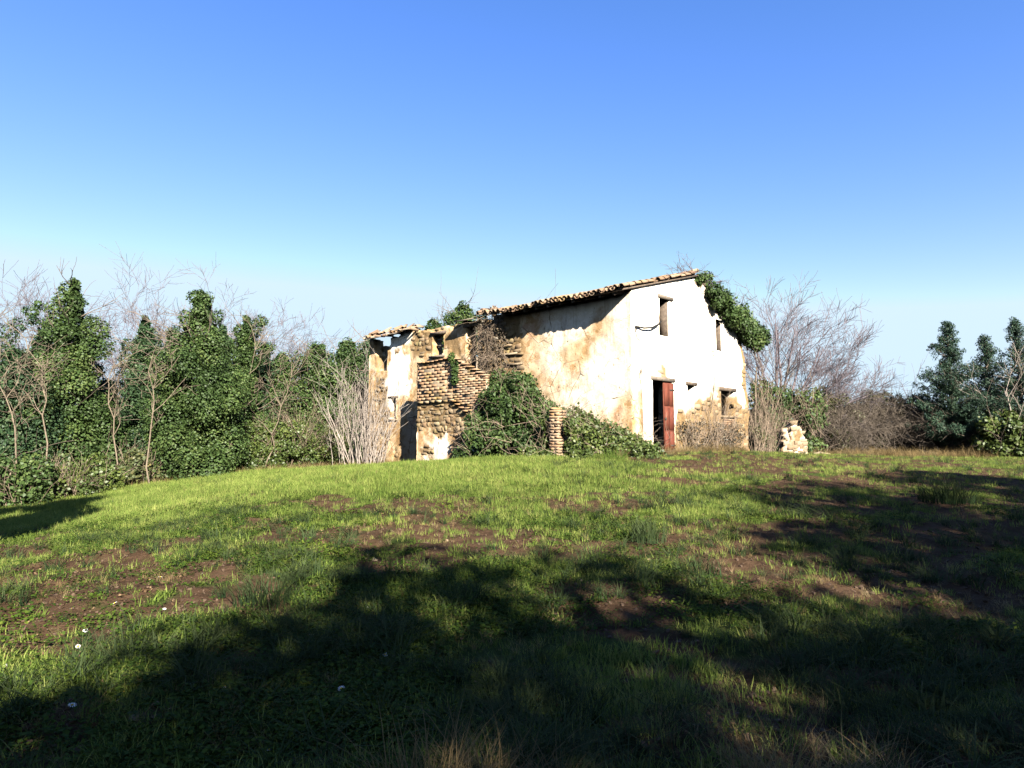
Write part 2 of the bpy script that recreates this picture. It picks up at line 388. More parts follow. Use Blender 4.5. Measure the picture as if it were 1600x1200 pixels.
def branch_parts(paths, parent, mat, names=('trunk', 'branches'), split=None, minr=.0, mat2=None):
    top = max(p[2] for p in paths); split = top if split is None else split
    A = [p for p in paths if p[2] >= split]; B = [p for p in paths if p[2] < split]
    for nm, S, sd, mt in ((names[0], A, 7, mat), (names[1], B, 3, mat2 or mat)):
        if S:
            V, F = tubes(np.array([p[0] for p in S]), np.maximum(np.array([p[1] for p in S]), minr), sd)
            obj_np(nm, V, F, mt, parent, None, True)

# ------------------------------------------------------------------ ground
def spaced(lo, hi, f):
    o = [lo]
    while o[-1] < hi: o.append(o[-1] + f(o[-1]))
    return np.array(o)
gx = np.concatenate([[-1800, -900, -450, -220, -120, -75, -50], spaced(-34, 38, lambda x: .085 if abs(x) < 6 else min(.085 + (abs(x) - 6) * .016, .5)), [52, 78, 120, 220, 450, 900, 1800]])
gy = np.concatenate([[-1800, -600, -200, -80, -40, -25], spaced(-15, 34, lambda y: .6 if y < 1.4 else .05 + max(y - 3, 0) * .0085), [36, 39, 43, 48, 55, 65, 80, 110, 160, 300, 600, 1800]])
GX, GY = np.meshgrid(gx, gy, indexing='ij'); GZ = gz(GX.ravel(), GY.ravel())
nx, ny = GX.shape; ii = np.arange(nx * ny).reshape(nx, ny)
ground = obj_np("ground", np.stack([GX.ravel(), GY.ravel(), GZ], 1),
    np.stack([ii[:-1, :-1], ii[1:, :-1], ii[1:, 1:], ii[:-1, 1:]], -1).reshape(-1, 4), 'ground', None, {'soil': soil(GX.ravel(), GY.ravel())}, True)
tag(ground, "gently rising grassy meadow with patches of bare brown earth", "ground", kind="structure")

# ------------------------------------------------------------------ farmhouse
C0 = np.array([3.61, 19.0]); gv = np.array([.689, .725]); lv = np.array([-.725, .689])
def H(s, t, z):
    s = np.asarray(s, float); t = np.asarray(t, float); z = np.asarray(z, float)
    s, t, z = np.broadcast_arrays(s, t, z)
    xy = C0 + s[..., None] * gv + t[..., None] * lv
    return np.concatenate([xy, z[..., None]], -1)
LEN, WID, RID, EAV, SL = 13.83, 8.12, 4.06, 6.20, .278
def roof_z(s): s = np.asarray(s, float); return EAV + SL * np.where(s <= RID, s, 2 * RID - s)
house = empty("farmhouse", (float(C0[0]), float(C0[1]), 1.2), "derelict two storey stone and plaster farmhouse with red door and sagging tile roof", "house")

def glines(lo, hi, step, edges):
    e = np.array(sorted(set([lo, hi] + list(edges)))); g = np.arange(lo + step, hi, step)
    g = g[np.abs(g[:, None] - e[None]).min(1) > step * .45]; return np.sort(np.concatenate([g, e]))
def wall_grid(name, parent, fn, us, vs, solid, thick, disp, attrs, top=None, warp=None, mat='wall'):
    U, Vv = np.meshgrid(us, vs, indexing='ij')
    uc = (us[:-1] + us[1:]) / 2; vc = (vs[:-1] + vs[1:]) / 2; UC, VC = np.meshgrid(uc, vc, indexing='ij')
    S = solid(UC, VC)
    Z = Vv.copy()
    if top is not None:
        S &= (vs[:-1][None, :] < top(UC) - .01); Z = np.minimum(Z, top(U))
    Uw = U.copy()
    if warp is not None:
        a = warp(U, Vv); Uw = U + a * (fbm(U * 5, Vv * 5, 71, 3) - .5); Z = Z + a * (fbm(U * 5, Vv * 5, 83, 3) - .5)
    fr = fn(Uw, Z, disp(Uw, Z)).reshape(-1, 3); bk = fn(Uw, Z, np.full_like(Uw, -thick)).reshape(-1, 3)
    nu, nv = U.shape; id_ = np.arange(nu * nv).reshape(nu, nv); nb = nu * nv
    q = np.stack([id_[:-1, :-1], id_[1:, :-1], id_[1:, 1:], id_[:-1, 1:]], -1)
    F = [q[S], q[S][:, ::-1] + nb]
    Sp = np.zeros((S.shape[0] + 2, S.shape[1] + 2), bool); Sp[1:-1, 1:-1] = S
    for (di, dj, e) in ((-1, 0, (0, 3)), (1, 0, (1, 2)), (0, -1, (0, 1)), (0, 1, (3, 2))):
        nbr = Sp[1 + di:Sp.shape[0] - 1 + di, 1 + dj:Sp.shape[1] - 1 + dj]; m = S & ~nbr
        a = q[m][:, e[0]]; b = q[m][:, e[1]]; F.append(np.stack([a, b, b + nb, a + nb], -1))
    V = np.concatenate([fr, bk]); at = {}
    for k, f in attrs.items():
        x = f(Uw, Z).ravel(); at[k] = np.concatenate([x, x])
    # drop unused vertices
    F = np.concatenate(F); used = np.unique(F); mp = np.full(len(V), -1); mp[used] = np.arange(len(used))
    return obj_np(name, V[used], mp[F], mat, parent, {k: a[used] for k, a in at.items()})

# --- stone pieces
def stone_meshes(n, mat, r):
    out = []
    for k in range(n):
        # unit block: x width, y depth(out), z height; rounded irregular front
        b = [(-.5, -.5), (.5, -.5), (.5, .5), (-.5, .5)]
        j = r.normal(size=(12, 3)) * .085
        V = [(x, -.5, z) for x, z in b] + [(x, .30, z) for x, z in b] + [(x * .84, .5, z * .80) for x, z in b]
        V = np.array(V) + j
        F = [(0, 1, 5, 4), (1, 2, 6, 5), (2, 3, 7, 6), (3, 0, 4, 7), (4, 5, 9, 8), (5, 6, 10, 9), (6, 7, 11, 10), (7, 4, 8, 11), (8, 9, 10, 11), (3, 2, 1, 0)]
        out.append(mesh_np("stone", V, np.array(F), mat, None, False))
    return out
STONE = stone_meshes(9, 'stone', rng); PALE = stone_meshes(6, 'pale_stone', rng)
def place_block(name, me, parent, pos, udir, ndir, size, roll=0.0):
    o = bpy.data.objects.new(name, me); link(o, parent)
    from mathutils import Matrix
    u = Vector((udir[0], udir[1], 0)); n = Vector((ndir[0], ndir[1], 0)); z = Vector((0, 0, 1))
    R = Matrix((u, n, z)).transposed() @ Matrix.Rotation(roll, 3, 'Y')
    o.matrix_local = Matrix.LocRotScale(Vector(pos) - Vector(parent.location), R.to_quaternion() if R.determinant() > 0 else (Matrix((-u, n, z)).transposed()).to_quaternion(), Vector(size))
    return o
def lay_stones(parent, fn, udir, ndir, u0, u1, v0, v1, mask, maxn, r, meshes=STONE, hmin=.08, hmax=.18, wmin=.11, wmax=.36, depth=.12, proud=.0, prob=1.0, disp=None):
    c = []; v = v0
    while v < v1:
        h = hmin + (hmax - hmin) * r.random(); u = u0 - r.random() * .3
        while u < u1:
            w = wmin + (wmax - wmin) * r.random()**1.3
            uc, vc = u + w / 2, v + h / 2 + r.normal() * .03
            if u0 <= uc <= u1 and r.random() < prob and mask(np.array(uc), np.array(vc)): c.append((w * h, uc, vc, w, h))
            u += w
        v += h
    c.sort(reverse=True)
    for (_, uc, vc, w, h) in c[:maxn]:
        p = fn(np.array(uc), np.array(vc), np.array(proud - depth / 2 + r.normal() * .012 + (float(disp(np.array(uc), np.array(vc))) if disp else 0)))
        place_block("stone", meshes[r.integers(len(meshes))], parent, p, udir, ndir, (w * (.90 + .16 * r.random()), depth, h * (.86 + .26 * r.random())), r.normal() * .10)
    return len(c)

# --- front facade (long side, s = 0)
def FF(t, z, d): return H(-np.asarray(d, float), t, z)
op_f = [(12.45, 13.25, 4.67, 6.0), (8.70, 9.41, 5.0, 5.85), (6.74, 7.37, 3.05, 5.92), (11.72, 12.15, 2.55, 3.45)]
def in_rect(u, v, R): return (u > R[0]) & (u < R[1]) & (v > R[2]) & (v < R[3])
def f_solid(u, v):
    S = np.ones(np.shape(u), bool)
    for R in op_f: S &= ~in_rect(u, v, R)
    # broken upper corner around the ruined window, and a ragged wall head
    S &= ~((u > 12.2) & (u < 13.5) & (v > 5.35 + 1.0 * np.abs(u - 12.85)**1.3 - .35 * fbm(u * 4, v * 4, 31)))
    S &= ~((u > 5.5) & (v > 6.14 - .16 * sstep(7.4, 7.9, u) * sstep(10.6, 10.2, u) + .5 * (fbm(u * 2.3, u * 0 + 3, 37, 5) - .45)))
    return S
def f_plaster(u, v):
    n = fbm(u * 1.1, v * 1.1, 41, 5)
    p = sstep(.40, .47, n + .30 * sstep(5.0, 3.9, u) + .05)
    p = np.maximum(p, sstep(.35, .42, n + .1) * sstep(10.6, 10.9, u) * sstep(12.5, 12.2, u) * sstep(2.9, 3.3, v))
    p = np.maximum(p, sstep(.40, .46, n + .08) * sstep(6.4, 6.9, u) * sstep(10.8, 10.4, u))
    st = sstep(4.35, 4.7, u + .8 * (n - .5)) * sstep(6.7, 6.4, u)
    p = p * (1 - .97 * st)
    p = p * (1 - .9 * sstep(12.3, 12.7, u + .6 * (n - .5)) * sstep(.42, .5, fbm(u * 2, v * 2, 47)))
    return np.clip(p, 0, 1)
def f_tone(u, v):
    n = fbm(u * .9 + 5, v * .9, 53, 4); m2 = fbm(u * 3.1, v * 2.2, 57, 5) - .5
    a = .95 * sstep(10.85, 11.0, u + 1.7 * m2) * sstep(12.45, 12.3, u + 1.5 * m2) * sstep(3.0, 3.5, v + 1.2 * (n - .5))
    b = .8 * sstep(11.9, 12.3, u) * sstep(13.2, 12.9, u) * sstep(2.35, 2.6, v) * sstep(3.5, 3.2, v)
    c = .62 * sstep(4.3, 2.8, u) * sstep(.35, .66, n + .05 * (v - 3.4))
    return np.clip(np.maximum(np.maximum(a, b), c), 0, 1)
def f_disp(u, v): return sstep(.05, .9, u) * ((fbm(u * .6, v * .6, 61, 3) - .5) * .10 + (fbm(u * 6, v * 6, 63, 3) - .5) * .03 + (fbm(u * 14, v * 14, 65, 2) - .5) * .014 - .022 * (1 - f_plaster(u, v)))
ue = [x for R in op_f for x in R[:2]]; ve = [x for R in op_f for x in R[2:]]
us = glines(0.0, LEN, .075, ue); vsn = glines(-.1, 6.26, .075, ve)
def f_warp(u, v): return .11 * sstep(5.0, 6.0, u) * (1 - sstep(13.7, 13.83, u))
wall_grid("front_wall", house, FF, us, vsn, f_solid, .52, f_disp, {'plaster': f_plaster, 'tone': f_tone}, top=lambda u: EAV + 0 * u, warp=f_warp)

# --- gable wall (t = 0)
def GF(s, z, d): return H(s, -np.asarray(d, float), z)
op_g = [(1.60, 2.22, 4.98, 6.2), (5.52, 6.10, 4.9, 6.05), (1.08, 2.28, .9, 3.52), (3.3, 3.80, 3.0, 3.5), (5.83, 6.85, 2.54, 3.46)]
def g_edge(v): return 8.14 - .55 * sstep(4.6, 6.0, v) - .12 * sstep(2.4, 3.4, v) + .22 * (fbm(v * 2.2, v * 0 + 7, 91, 4) - .5)
def g_solid(u, v):
    S = u < g_edge(v)
    for R in op_g: S &= ~in_rect(u, v, R)
    return S
def g_plaster(u, v):
    n = fbm(u * 1.3, v * 1.3, 101, 5)
    lim = 2.15 * sstep(2.2, 2.7, u) + .55 * sstep(3.4, 4.4, u) * sstep(8, 6, u) + .75
    p = sstep(-.2, .15, v - lim + 1.5 * (n - .5))
    p *= sstep(.25, .02, u - (g_edge(v) - .35) + .5 * (n - .5))
    p *= 1 - sstep(.57, .63, n) * sstep(.7, .2, np.abs(u - 2.0)) * sstep(.7, .3, np.abs(v - 4.0))
    return np.clip(p, 0, 1)
def g_tone(u, v):
    n = fbm(u * 1.1, v * 1.1, 111, 4)
    return np.clip(1.0 - .75 * sstep(2.6, 1.6, v + 1.4 * (n - .5)) - .5 * sstep(.6, .7, n), 0, 1)
def g_disp(u, v): return sstep(.02, .6, u) * ((fbm(u * .6, v * .6, 121, 3) - .5) * .08 + (fbm(u * 6, v * 6, 123, 3) - .5) * .018 - .022 * (1 - g_plaster(u, v)))
usg = glines(0.02, 8.4, .075, [x for R in op_g for x in R[:2]]); vsg = glines(-.1, 7.33, .075, [x for R in op_g for x in R[2:]])
wall_grid("gable_wall", house, GF, usg, vsg, g_solid, .52, g_disp, {'plaster': g_plaster, 'tone': g_tone}, top=lambda u: roof_z(u),
          warp=lambda u, v: .14 * sstep(6.9, 7.6, u))
# blind infill of the right ground floor opening
def hbox(mb, s0, s1, t0, t1, z0, z1):
    mb.box8(H(np.array([s0, s1, s1, s0] * 2), np.array([t0, t0, t1, t1] * 2), np.array([z0] * 4 + [z1] * 4)))
# other walls: far end, back, cross wall, floor inside
m = MB()
hbox(m, .52, WID, LEN - .5, LEN - .006, -.1, 5.9); m.build("end_wall", 'dark_in', house)
m = MB(); hbox(m, WID - .5, WID - .004, .53, LEN - .51, -.1, 5.6); m.build("back_wall", 'dark_in', house)
m = MB()
P = H(np.array([.53, RID, WID - .51, WID - .51, .53]), np.full(5, 5.32), np.array([roof_z(.53), roof_z(RID), roof_z(WID - .51), -.1, -.1]) - .03)
P2 = H(np.array([.53, RID, WID - .51, WID - .51, .53]), np.full(5, 5.70), np.array([roof_z(.53), roof_z(RID), roof_z(WID - .51), -.1, -.1]) - .03)
V = np.concatenate([P, P2]); f3 = [(0, 1, 2), (5, 7, 6), (0, 2, 3), (0, 3, 4), (5, 8, 7), (5, 9, 8)]; f4 = [(0, 5, 6, 1), (1, 6, 7, 2), (2, 7, 8, 3), (4, 9, 5, 0)]
m.add(V, f4, f3); m.build("cross_wall", 'dark_in', house)
m = MB(); hbox(m, .53, WID - .51, .53, 5.31, 3.75, 3.95); hbox(m, .53, WID - .51, 5.71, LEN - .51, 3.2, 3.4); m.build("upper_floor", 'wood', house)

# --- stones bared in the walls
n1 = lay_stones(house, FF, lv * -1, -gv, 4.2, 6.7, 2.6, 5.95, lambda u, v: f_plaster(u, v) < .45 and bool(f_solid(u, v)), 95, rng, proud=.022, disp=f_disp)
n2 = lay_stones(house, FF, lv * -1, -gv, 9.0, 13.6, .6, 6.1, lambda u, v: f_plaster(u, v) < .4 and bool(f_solid(u, v)), 78, rng, proud=.022, disp=f_disp)
def g_mask(u, v):
    ok = g_plaster(u, v) < .45 and u < g_edge(v) - .1
    for R in op_g: ok = ok and not (R[0] - .12 < u < R[1] + .12 and R[2] - .08 < v < R[3] + .08)
    return ok
n3 = lay_stones(house, GF, gv, -lv, .2, 8.3, 1.0, 6.5, g_mask, 108, rng, proud=.022, disp=g_disp)
for k in range(18):
    t = 7.5 + 3.0 * rng.random(); p = H(.08 + .3 * rng.random(), t, 6.02 + .1 * rng.random()); place_block("stone", STONE[k % 9], house, p, -lv, -gv, (.16 + .2 * rng.random(), .2, .1 + .08 * rng.random()), rng.normal() * .25)
print("stones", n1, n2, n3)

# --- lintels, sills, jambs
def gbeam(name, s0, s1, q0, q1, z0, z1, mat, lab=None):
    m = MB(); hbox(m, s0, s1, -q1, -q0, z0, z1); o = m.build(name, mat, house)
    if lab: o['label'] = lab
    return o
def fbeam(name, t0, t1, p0, p1, z0, z1, mat):
    m = MB(); hbox(m, -p1, -p0, t0, t1, z0, z1); return m.build(name, mat, house)
gbeam("lintel", 1.50, 2.42, -.35, .06, 6.20, 6.30, 'wood_grey'); gbeam("lintel", 3.2, 3.92, -.3, .05, 3.5, 3.6, 'wood')
gbeam("lintel", 5.7, 6.98, -.3, .05, 3.46, 3.58, 'wood'); gbeam("lintel", .98, 2.42, -.3, .05, 3.52, 3.63, 'wood_grey')
gbeam("window_sill", 5.75, 6.95, -.4, .07, 2.47, 2.54, 'pale_stone')
gbeam("window_shutter", 2.14, 2.19, -.50, -.05, 5.0, 6.18, 'wood'); gbeam("window_shutter", 6.03, 6.07, -.50, -.08, 4.92, 6.08, 'wood')
fbeam("lintel", 8.58, 9.52, -.3, .04, 5.86, 5.96, 'wood'); fbeam("lintel", 6.62, 7.5, -.3, .05, 5.93, 6.03, 'wood')
fbeam("window_sill", 8.62, 9.5, -.3, .10, 4.93, 5.0, 'wood_grey'); fbeam("window_bar", 8.71, 9.40, -.26, -.2, 5.38, 5.46, 'wood_grey')
fbeam("window_bar", 8.71, 9.40, -.26, -.2, 5.66, 5.71, 'wood_grey')
fbeam("window_sill", 11.65, 12.25, -.25, .05, 2.49, 2.55, 'pale_stone'); fbeam("lintel", 11.6, 12.3, -.25, .03, 3.45, 3.53, 'wood')
# pale string courses of flat slabs in the bared stonework
for (t0, t1, z) in ((4.7, 5.9, 4.66), (4.5, 5.3, 4.28), (5.0, 6.2, 4.98)):
    m = MB(); hbox(m, -.06, .05, t0, t1, z, z + .06); m.build("stone_slab", 'pale_stone', house)
# brick infill below the right ground floor window
BR = []
for k in range(5):
    j = rng.normal(size=(8, 3)) * .018
    P = np.array([(-.5, -.5, -.5), (.5, -.5, -.5), (.5, .5, -.5), (-.5, .5, -.5), (-.5, -.5, .5), (.5, -.5, .5), (.5, .5, .5), (-.5, .5, .5)]) + j * np.array([1, 1, 1.5])
    BR.append(mesh_np("brick", P, np.array([(3, 2, 1, 0), (4, 5, 6, 7), (0, 1, 5, 4), (1, 2, 6, 5), (2, 3, 7, 6), (3, 0, 4, 7)]), 'brick'))
def lay_bricks(parent, fn, udir, ndir, u0, u1, v0, v1, mask, r, bw=.28, bh=.075, depth=.12, dn=-.03, gap=.012):
    row = 0; v = v0
    while v + bh * .5 < v1:
        u = u0 - (bw / 2 if row % 2 else 0)
        while u < u1:
            a = max(u, u0); b = min(u + bw, u1)
            if b - a > .07 and mask((a + b) / 2, v + bh / 2):
                p = fn(np.array((a + b) / 2), np.array(v + bh / 2), np.array(dn + r.normal() * .004))
                place_block("brick", BR[r.integers(len(BR))], parent, p, udir, ndir, (b - a - gap, depth, bh - gap), r.normal() * .012)
            u += bw
        v += bh; row += 1
lay_bricks(house, GF, gv, -lv, 5.9, 6.8, 1.15, 2.46, lambda u, v: fbm(u * 2, v * 2, 5) > .36, rng, dn=.01)

# --- red door
jm = MB(); hbox(jm, 1.08, 1.15, .03, .2, 1.0, 3.52); hbox(jm, 2.21, 2.28, .03, .2, 1.0, 3.52); jm.build("door_frame", 'wood', house)
dl = np.array(H(1.79, .05, 0)[:2]); dr = np.array(H(2.26, -.05, 0)[:2]); du = (dr - dl) / np.linalg.norm(dr - dl); dn = np.array([du[1], -du[0]])
DW = float(np.linalg.norm(dr - dl))
def dbox(m, u0, u1, n0, n1, z0, z1):
    c = lambda u, n, z: (*(dl + du * u + dn * n), z)
    m.box8([c(u0, n0, z0), c(u1, n0, z0), c(u1, n1, z0), c(u0, n1, z0), c(u0, n0, z1), c(u1, n0, z1), c(u1, n1, z1), c(u0, n1, z1)])
m = MB(); dbox(m, 0, DW, -.02, .02, 1.22, 3.47); leaf = m.build("door_leaf", 'door', house); leaf['label'] = "rust red painted door leaf standing ajar"
def dsub(name, args, mat):
    m = MB(); dbox(m, *args); V = np.concatenate(m.V) - np.array(house.location)
    return link(bpy.data.objects.new(name, mesh_np(name, V, np.concatenate(m.F4), mat)), leaf)
for z0, z1 in ((1.26, 1.92), (1.97, 2.68), (2.73, 3.43)): 
    dsub("panel", (.03, DW / 2 - .012, .021, .036, z0, z1), 'door'); dsub("panel", (DW / 2 + .012, DW - .03, .021, .036, z0, z1), 'door')
dsub("latch", (.02, .10, .037, .06, 2.28, 2.36), 'iron'); dsub("hinge", (DW - .2, DW + .01, .037, .047, 3.22, 3.27), 'iron'); dsub("hinge", (DW - .2, DW + .01, .037, .047, 1.45, 1.5), 'iron')

# --- bracket, cables
def cable(name, pts, rad, parent, mat='cable'):
    pts = np.array(pts)[None]; V, F = tubes(pts, np.full(pts.shape[:2], rad), 5); return obj_np(name, V, F, mat, parent, None, True)
cable("bent_rod", [H(1.62, -.03, 5.42), H(1.35, -.11, 5.28), H(.95, -.13, 5.12), H(.5, -.11, 5.05), H(.12, -.05, 5.06)], .03, house)
cable("cable", [H(.14, -.08, 5.06), H(.10, -.06, 4.9), H(.16, -.06, 4.72), H(.32, -.06, 4.62)], .016, house)
cable("cable", [H(4.9, -.06, 4.86), H(5.6, -.07, 4.90), H(6.2, -.07, 4.78), H(6.9, -.07, 4.62), H(7.4, -.06, 4.5)], .015, house)
cable("cable", [H(5.1, -.06, 4.85), H(5.25, -.06, 4.2), H(5.1, -.06, 3.5), H(4.8, -.06, 2.6)], .016, house)

# --- roof: deck, rafters, tiles
def slope_pt(a, t, h=0.0):            # a: distance from wall head up the front slope (negative = overhang)
    return H(a, t, EAV + SL * np.asarray(a, float) + h)
def deck(name, a0, a1, t0, t1, z0, z1, mat):
    s = np.array([a0, a1, a1, a0] * 2); t = np.array([t0, t0, t1, t1] * 2); m = MB()
    m.box8(H(s, t, EAV + SL * s + np.array([z0] * 4 + [z1] * 4))); return m.build(name, mat, house)
roof = deck("roof", -.56, RID, -.10, 5.45, .012, .06, 'wood')
m = MB(); s = np.array([RID + .004, WID + .45, WID + .45, RID + .004] * 2); t = np.array([-.10, -.10, 5.45, 5.45] * 2)
m.box8(H(s, t, roof_z(s) + np.array([.012] * 4 + [.06] * 4))); o = m.build("roof_board", 'wood', house); o.parent = roof; 
def sub(o):                            # hand a part over to the roof, one level deeper
    o.parent = roof; return o
for k, t in enumerate(np.arange(.25, 5.4, .52)):
    m = MB(); s = np.array([-.50, .4, .4, -.50] * 2); tt = np.array([t, t, t + .09, t + .09] * 2)
    m.box8(H(s, tt, EAV + SL * s + np.array([-.10] * 4 + [.010] * 4))); sub(m.build("rafter", 'wood', house))
def tile_mesh(name, conv, r):
    n = 6; ang = np.linspace(0, np.pi, n + 1); V = []
    for (y, R) in ((0, .094), (.46, .074)):
        for th in (0, .016):
            for a in ang: V.append((math.cos(a) * (R - th), y, (math.sin(a) * (R - th)) * (1 if conv else -1)))
    V = np.array(V) + r.normal(size=(4 * (n + 1), 3)) * .003; k = n + 1; F = []
    for i in range(n):
        F += [(i, i + 1, 2 * k + i + 1, 2 * k + i), (k + i + 1, k + i, 3 * k + i, 3 * k + i + 1), (i, k + i, k + i + 1, i + 1), (2 * k + i, 2 * k + i + 1, 3 * k + i + 1, 3 * k + i)]
    F += [(0, 2 * k, 3 * k, k), (n, k + n, 3 * k + n, 2 * k + n)]
    return mesh_np(name, V, np.array(F), 'tile')
TC = [tile_mesh("roof_tile", True, rng) for _ in range(3)]; TP = [tile_mesh("roof_tile", False, rng) for _ in range(2)]
from mathutils import Matrix, Euler
slope_ang = math.atan(SL); gyaw = math.atan2(gv[1], gv[0]) - math.pi / 2
def tile_at(me, a, t, h, front=True, jit=1.0, parent=None):
    o = bpy.data.objects.new("roof_tile", me); par = parent or roof; link(o, par)
    p = slope_pt(a, t, h) if front else H(a, t, roof_z(a) + h)
    R = Matrix.Rotation(gyaw + rng.normal() * .05 * jit + (0 if front else math.pi), 3, 'Z') @ Matrix.Rotation(slope_ang + rng.normal() * .035 * jit, 3, 'X') @ Matrix.Rotation(rng.normal() * .08 * jit, 3, 'Y')
    o.matrix_local = Matrix.LocRotScale(Vector(p) - Vector(house.location), R.to_quaternion(), Vector((1, 1, 1)) * (1 + rng.normal() * .03)); return o
sag = lambda t: -.05 * math.sin(t * 1.1) ** 2
pitch = .195; ncol = int(5.55 / pitch)
stuffV = []; stuffF = []; so = 0
for c in range(ncol + 1):
    t = -.08 + c * pitch
    for rw in range(13):
        a = -.67 + rw * .345
        for (me, dt, h) in ((TC[(c + rw) % 3], 0, .125), (TP[rw % 2], pitch / 2, .15)):
            if rng.random() < .04: continue
            aa = a + rng.normal() * (.02 if rw else .04); hh = h + rng.normal() * .008 + sag(t)
            if rw < 3 or (c < 2):
                tile_at(me, aa, t + dt, hh)
            else:
                co = np.empty(len(me.vertices) * 3); me.vertices.foreach_get("co", co); co = co.reshape(-1, 3)
                q = np.array([math.cos(slope_ang), math.sin(slope_ang)])
                s_ = aa + co[:, 1] * q[0] - co[:, 2] * q[1]; z_ = EAV + SL * aa + hh + co[:, 1] * q[1] + co[:, 2] * q[0]
                stuffV.append(H(s_, t + dt - co[:, 0], z_)); stuffF.append(np.array([list(p.vertices) for p in me.polygons]) + so); so += len(co)
o = obj_np("roof_tile_field", np.concatenate(stuffV), np.concatenate(stuffF), 'tile', house); o.parent = roof; tag(o, kind="stuff")
# ridge tiles and a few on the back slope
for k in range(14):
    o = bpy.data.objects.new("ridge_tile", TC[k % 3]); link(o, roof)
    R = Matrix.Rotation(gyaw + math.pi / 2 + rng.normal() * .06, 3, 'Z')
    o.matrix_local = Matrix.LocRotScale(Vector(H(RID, k * .4 - .1, EAV + SL * RID + .17 + rng.normal() * .01)) - Vector(house.location), R.to_quaternion(), Vector((1.1, 1, 1.1)))
# ragged remains of the eave over the collapsed part
for k, (t0, t1, a1) in enumerate(((5.9, 6.6, .3), (6.62, 7.7, .45), (10.5, 11.2, .5), (11.25, 12.3, .7), (12.33, 13.6, .8))):
    z = rng.normal() * .03 - (.02 if k < 2 else .06)
    sub(deck("roof_board", -.50 + rng.random() * .14, a1, t0, t1, .07 + z, .11 + z, 'wood_grey'))
for k in range(52):
    t = (10.3 + 3.4 * rng.random()) if k > 9 else (5.5 + .8 * rng.random())
    tile_at(TC[k % 3] if rng.random() < .6 else TP[k % 2], -.5 + .75 * rng.random()**1.4, t, .12 + rng.random() * .13 - .07 * (t > 9), True, 6.0)

print("house done")

# ------------------------------------------------------------------ outside stair with brick parapet
stair_base = H(-1.0, 7.7, .6)
stair = empty("outside_stair", tuple(stair_base), "outside stone stair landing with lichened brick parapet against the long wall", "stair")
PJ = 1.2; T0, T1 = 6.72, 8.77
def SF(t, z, d): return H(-PJ - np.asarray(d, float), t, z)
slot = (7.50, 7.62, 1.45, 1.78)
def s_top(t): return np.where(t > T0, 3.02, 3.02 - .62 * (T0 - t))
def st_plaster(u, v): n = fbm(u * 1.6, v * 1.6, 141, 5); return sstep(.5, .58, n + .30 * sstep(2.2, 1.5, v) - .12) 
def st_disp(u, v): return (fbm(u, v, 151, 3) - .5) * .07 + (fbm(u * 6, v * 6, 153, 3) - .5) * .03 - .015 * (1 - st_plaster(u, v))
wall_grid("stair_wall", stair, SF, glines(3.9, T1, .075, slot[:2]), glines(.2, 3.06, .075, slot[2:]), lambda u, v: ~in_rect(u, v, slot), .32, st_disp,
          {'plaster': st_plaster, 'tone': lambda u, v: .75 * sstep(.4, .6, fbm(u * 1.5, v * 1.5, 161)) }, top=s_top, warp=lambda u, v: .10 + 0 * u)
def shb(name, s0, s1, t0, t1, z0, z1, mat):
    m = MB(); hbox(m, s0, s1, t0, t1, z0, z1); return m.build(name, mat, stair)
shb("end_wall", -PJ + .33, -.06, T1 - .35, T1 - .01, .2, 3.0, 'stone'); shb("landing_slab", -PJ + .05, -.06, T0 - .1, T1 - .03, 3.03, 3.10, 'stone')
for k in range(6): shb("edge_slab", -PJ - .05 - .05 * rng.random(), -PJ + .04, T0 - .08 + k * .35, T0 + .25 + k * .35 - .04 * rng.random(), 3.035 - .02 * rng.random(), 3.09 + .02 * rng.random(), 'stone')
for k in range(10): shb("step", -PJ + .02, -.06, T0 - .12 - .29 * (k + 1), T0 - .12 - .29 * k, 1.0, 3.0 - .18 * (k + 1), 'stone')
lay_stones(stair, SF, -lv, -gv, 4.6, T1 - .02, .75, 2.98, lambda u, v: v < s_top(u) - .08 and st_plaster(u, v) < .6 and not in_rect(u, v, (7.35, 7.77, 1.35, 1.9)), 110, rng, proud=.02, disp=st_disp)
# parapet
shb("parapet_core", -PJ - .027, -PJ + .12, T0 + .02, T1 - .02, 3.10, 4.42, 'mortar')
def p_top(u): return np.where(u > T0, 4.50 + .08 * (fbm(u * 3, u * 0, 5) - .5), 4.55 - .46 * (T0 - u))
lay_bricks(stair, SF, -lv, -gv, T0, T1, 3.11, 4.62, lambda u, v: v < p_top(u), rng, .30, .118, .16, -.05, .009)
lay_bricks(stair, SF, -lv, -gv, 5.0, T0 - .03, 2.2, 4.62, lambda u, v: s_top(u) + .12 < v < p_top(u), rng, .27, .085, .16, -.035, .008)
m = MB(); tt = np.array([5.0, T0 - .04]); 
m.box8(H(np.array([-PJ - .042, -PJ - .042, -PJ + .04, -PJ + .04] * 2), np.array([5.0, T0 - .05, T0 - .05, 5.0] * 2), np.array([2.1, 3.1, 3.1, 2.1, 3.66, 4.42, 4.42, 3.66]))); m.build("parapet_core", 'mortar', stair)
# sloping coping of bricks on the stair edge and the parapet
for k in range(9):
    u = T0 - .1 - k * .2; p = SF(np.array(u), np.array(float(s_top(u)) + .07), np.array(.02)); place_block("brick", BR[k % 5], stair, p, -lv, -gv, (.21, .2, .07), -.55)
for k in range(7):
    u = T0 - .1 - k * .25; p = SF(np.array(u), np.array(float(p_top(u)) + .03), np.array(-.03)); place_block("brick", BR[k % 5], stair, p, -lv, -gv, (.25, .22, .06), -.43)
for k in range(8):
    u = T0 + .14 + k * .25; p = SF(np.array(u), np.array(float(p_top(u)) + .06), np.array(-.03)); place_block("brick", BR[k % 5], stair, p, -lv, -gv, (.24, .24, .06), rng.normal() * .04)

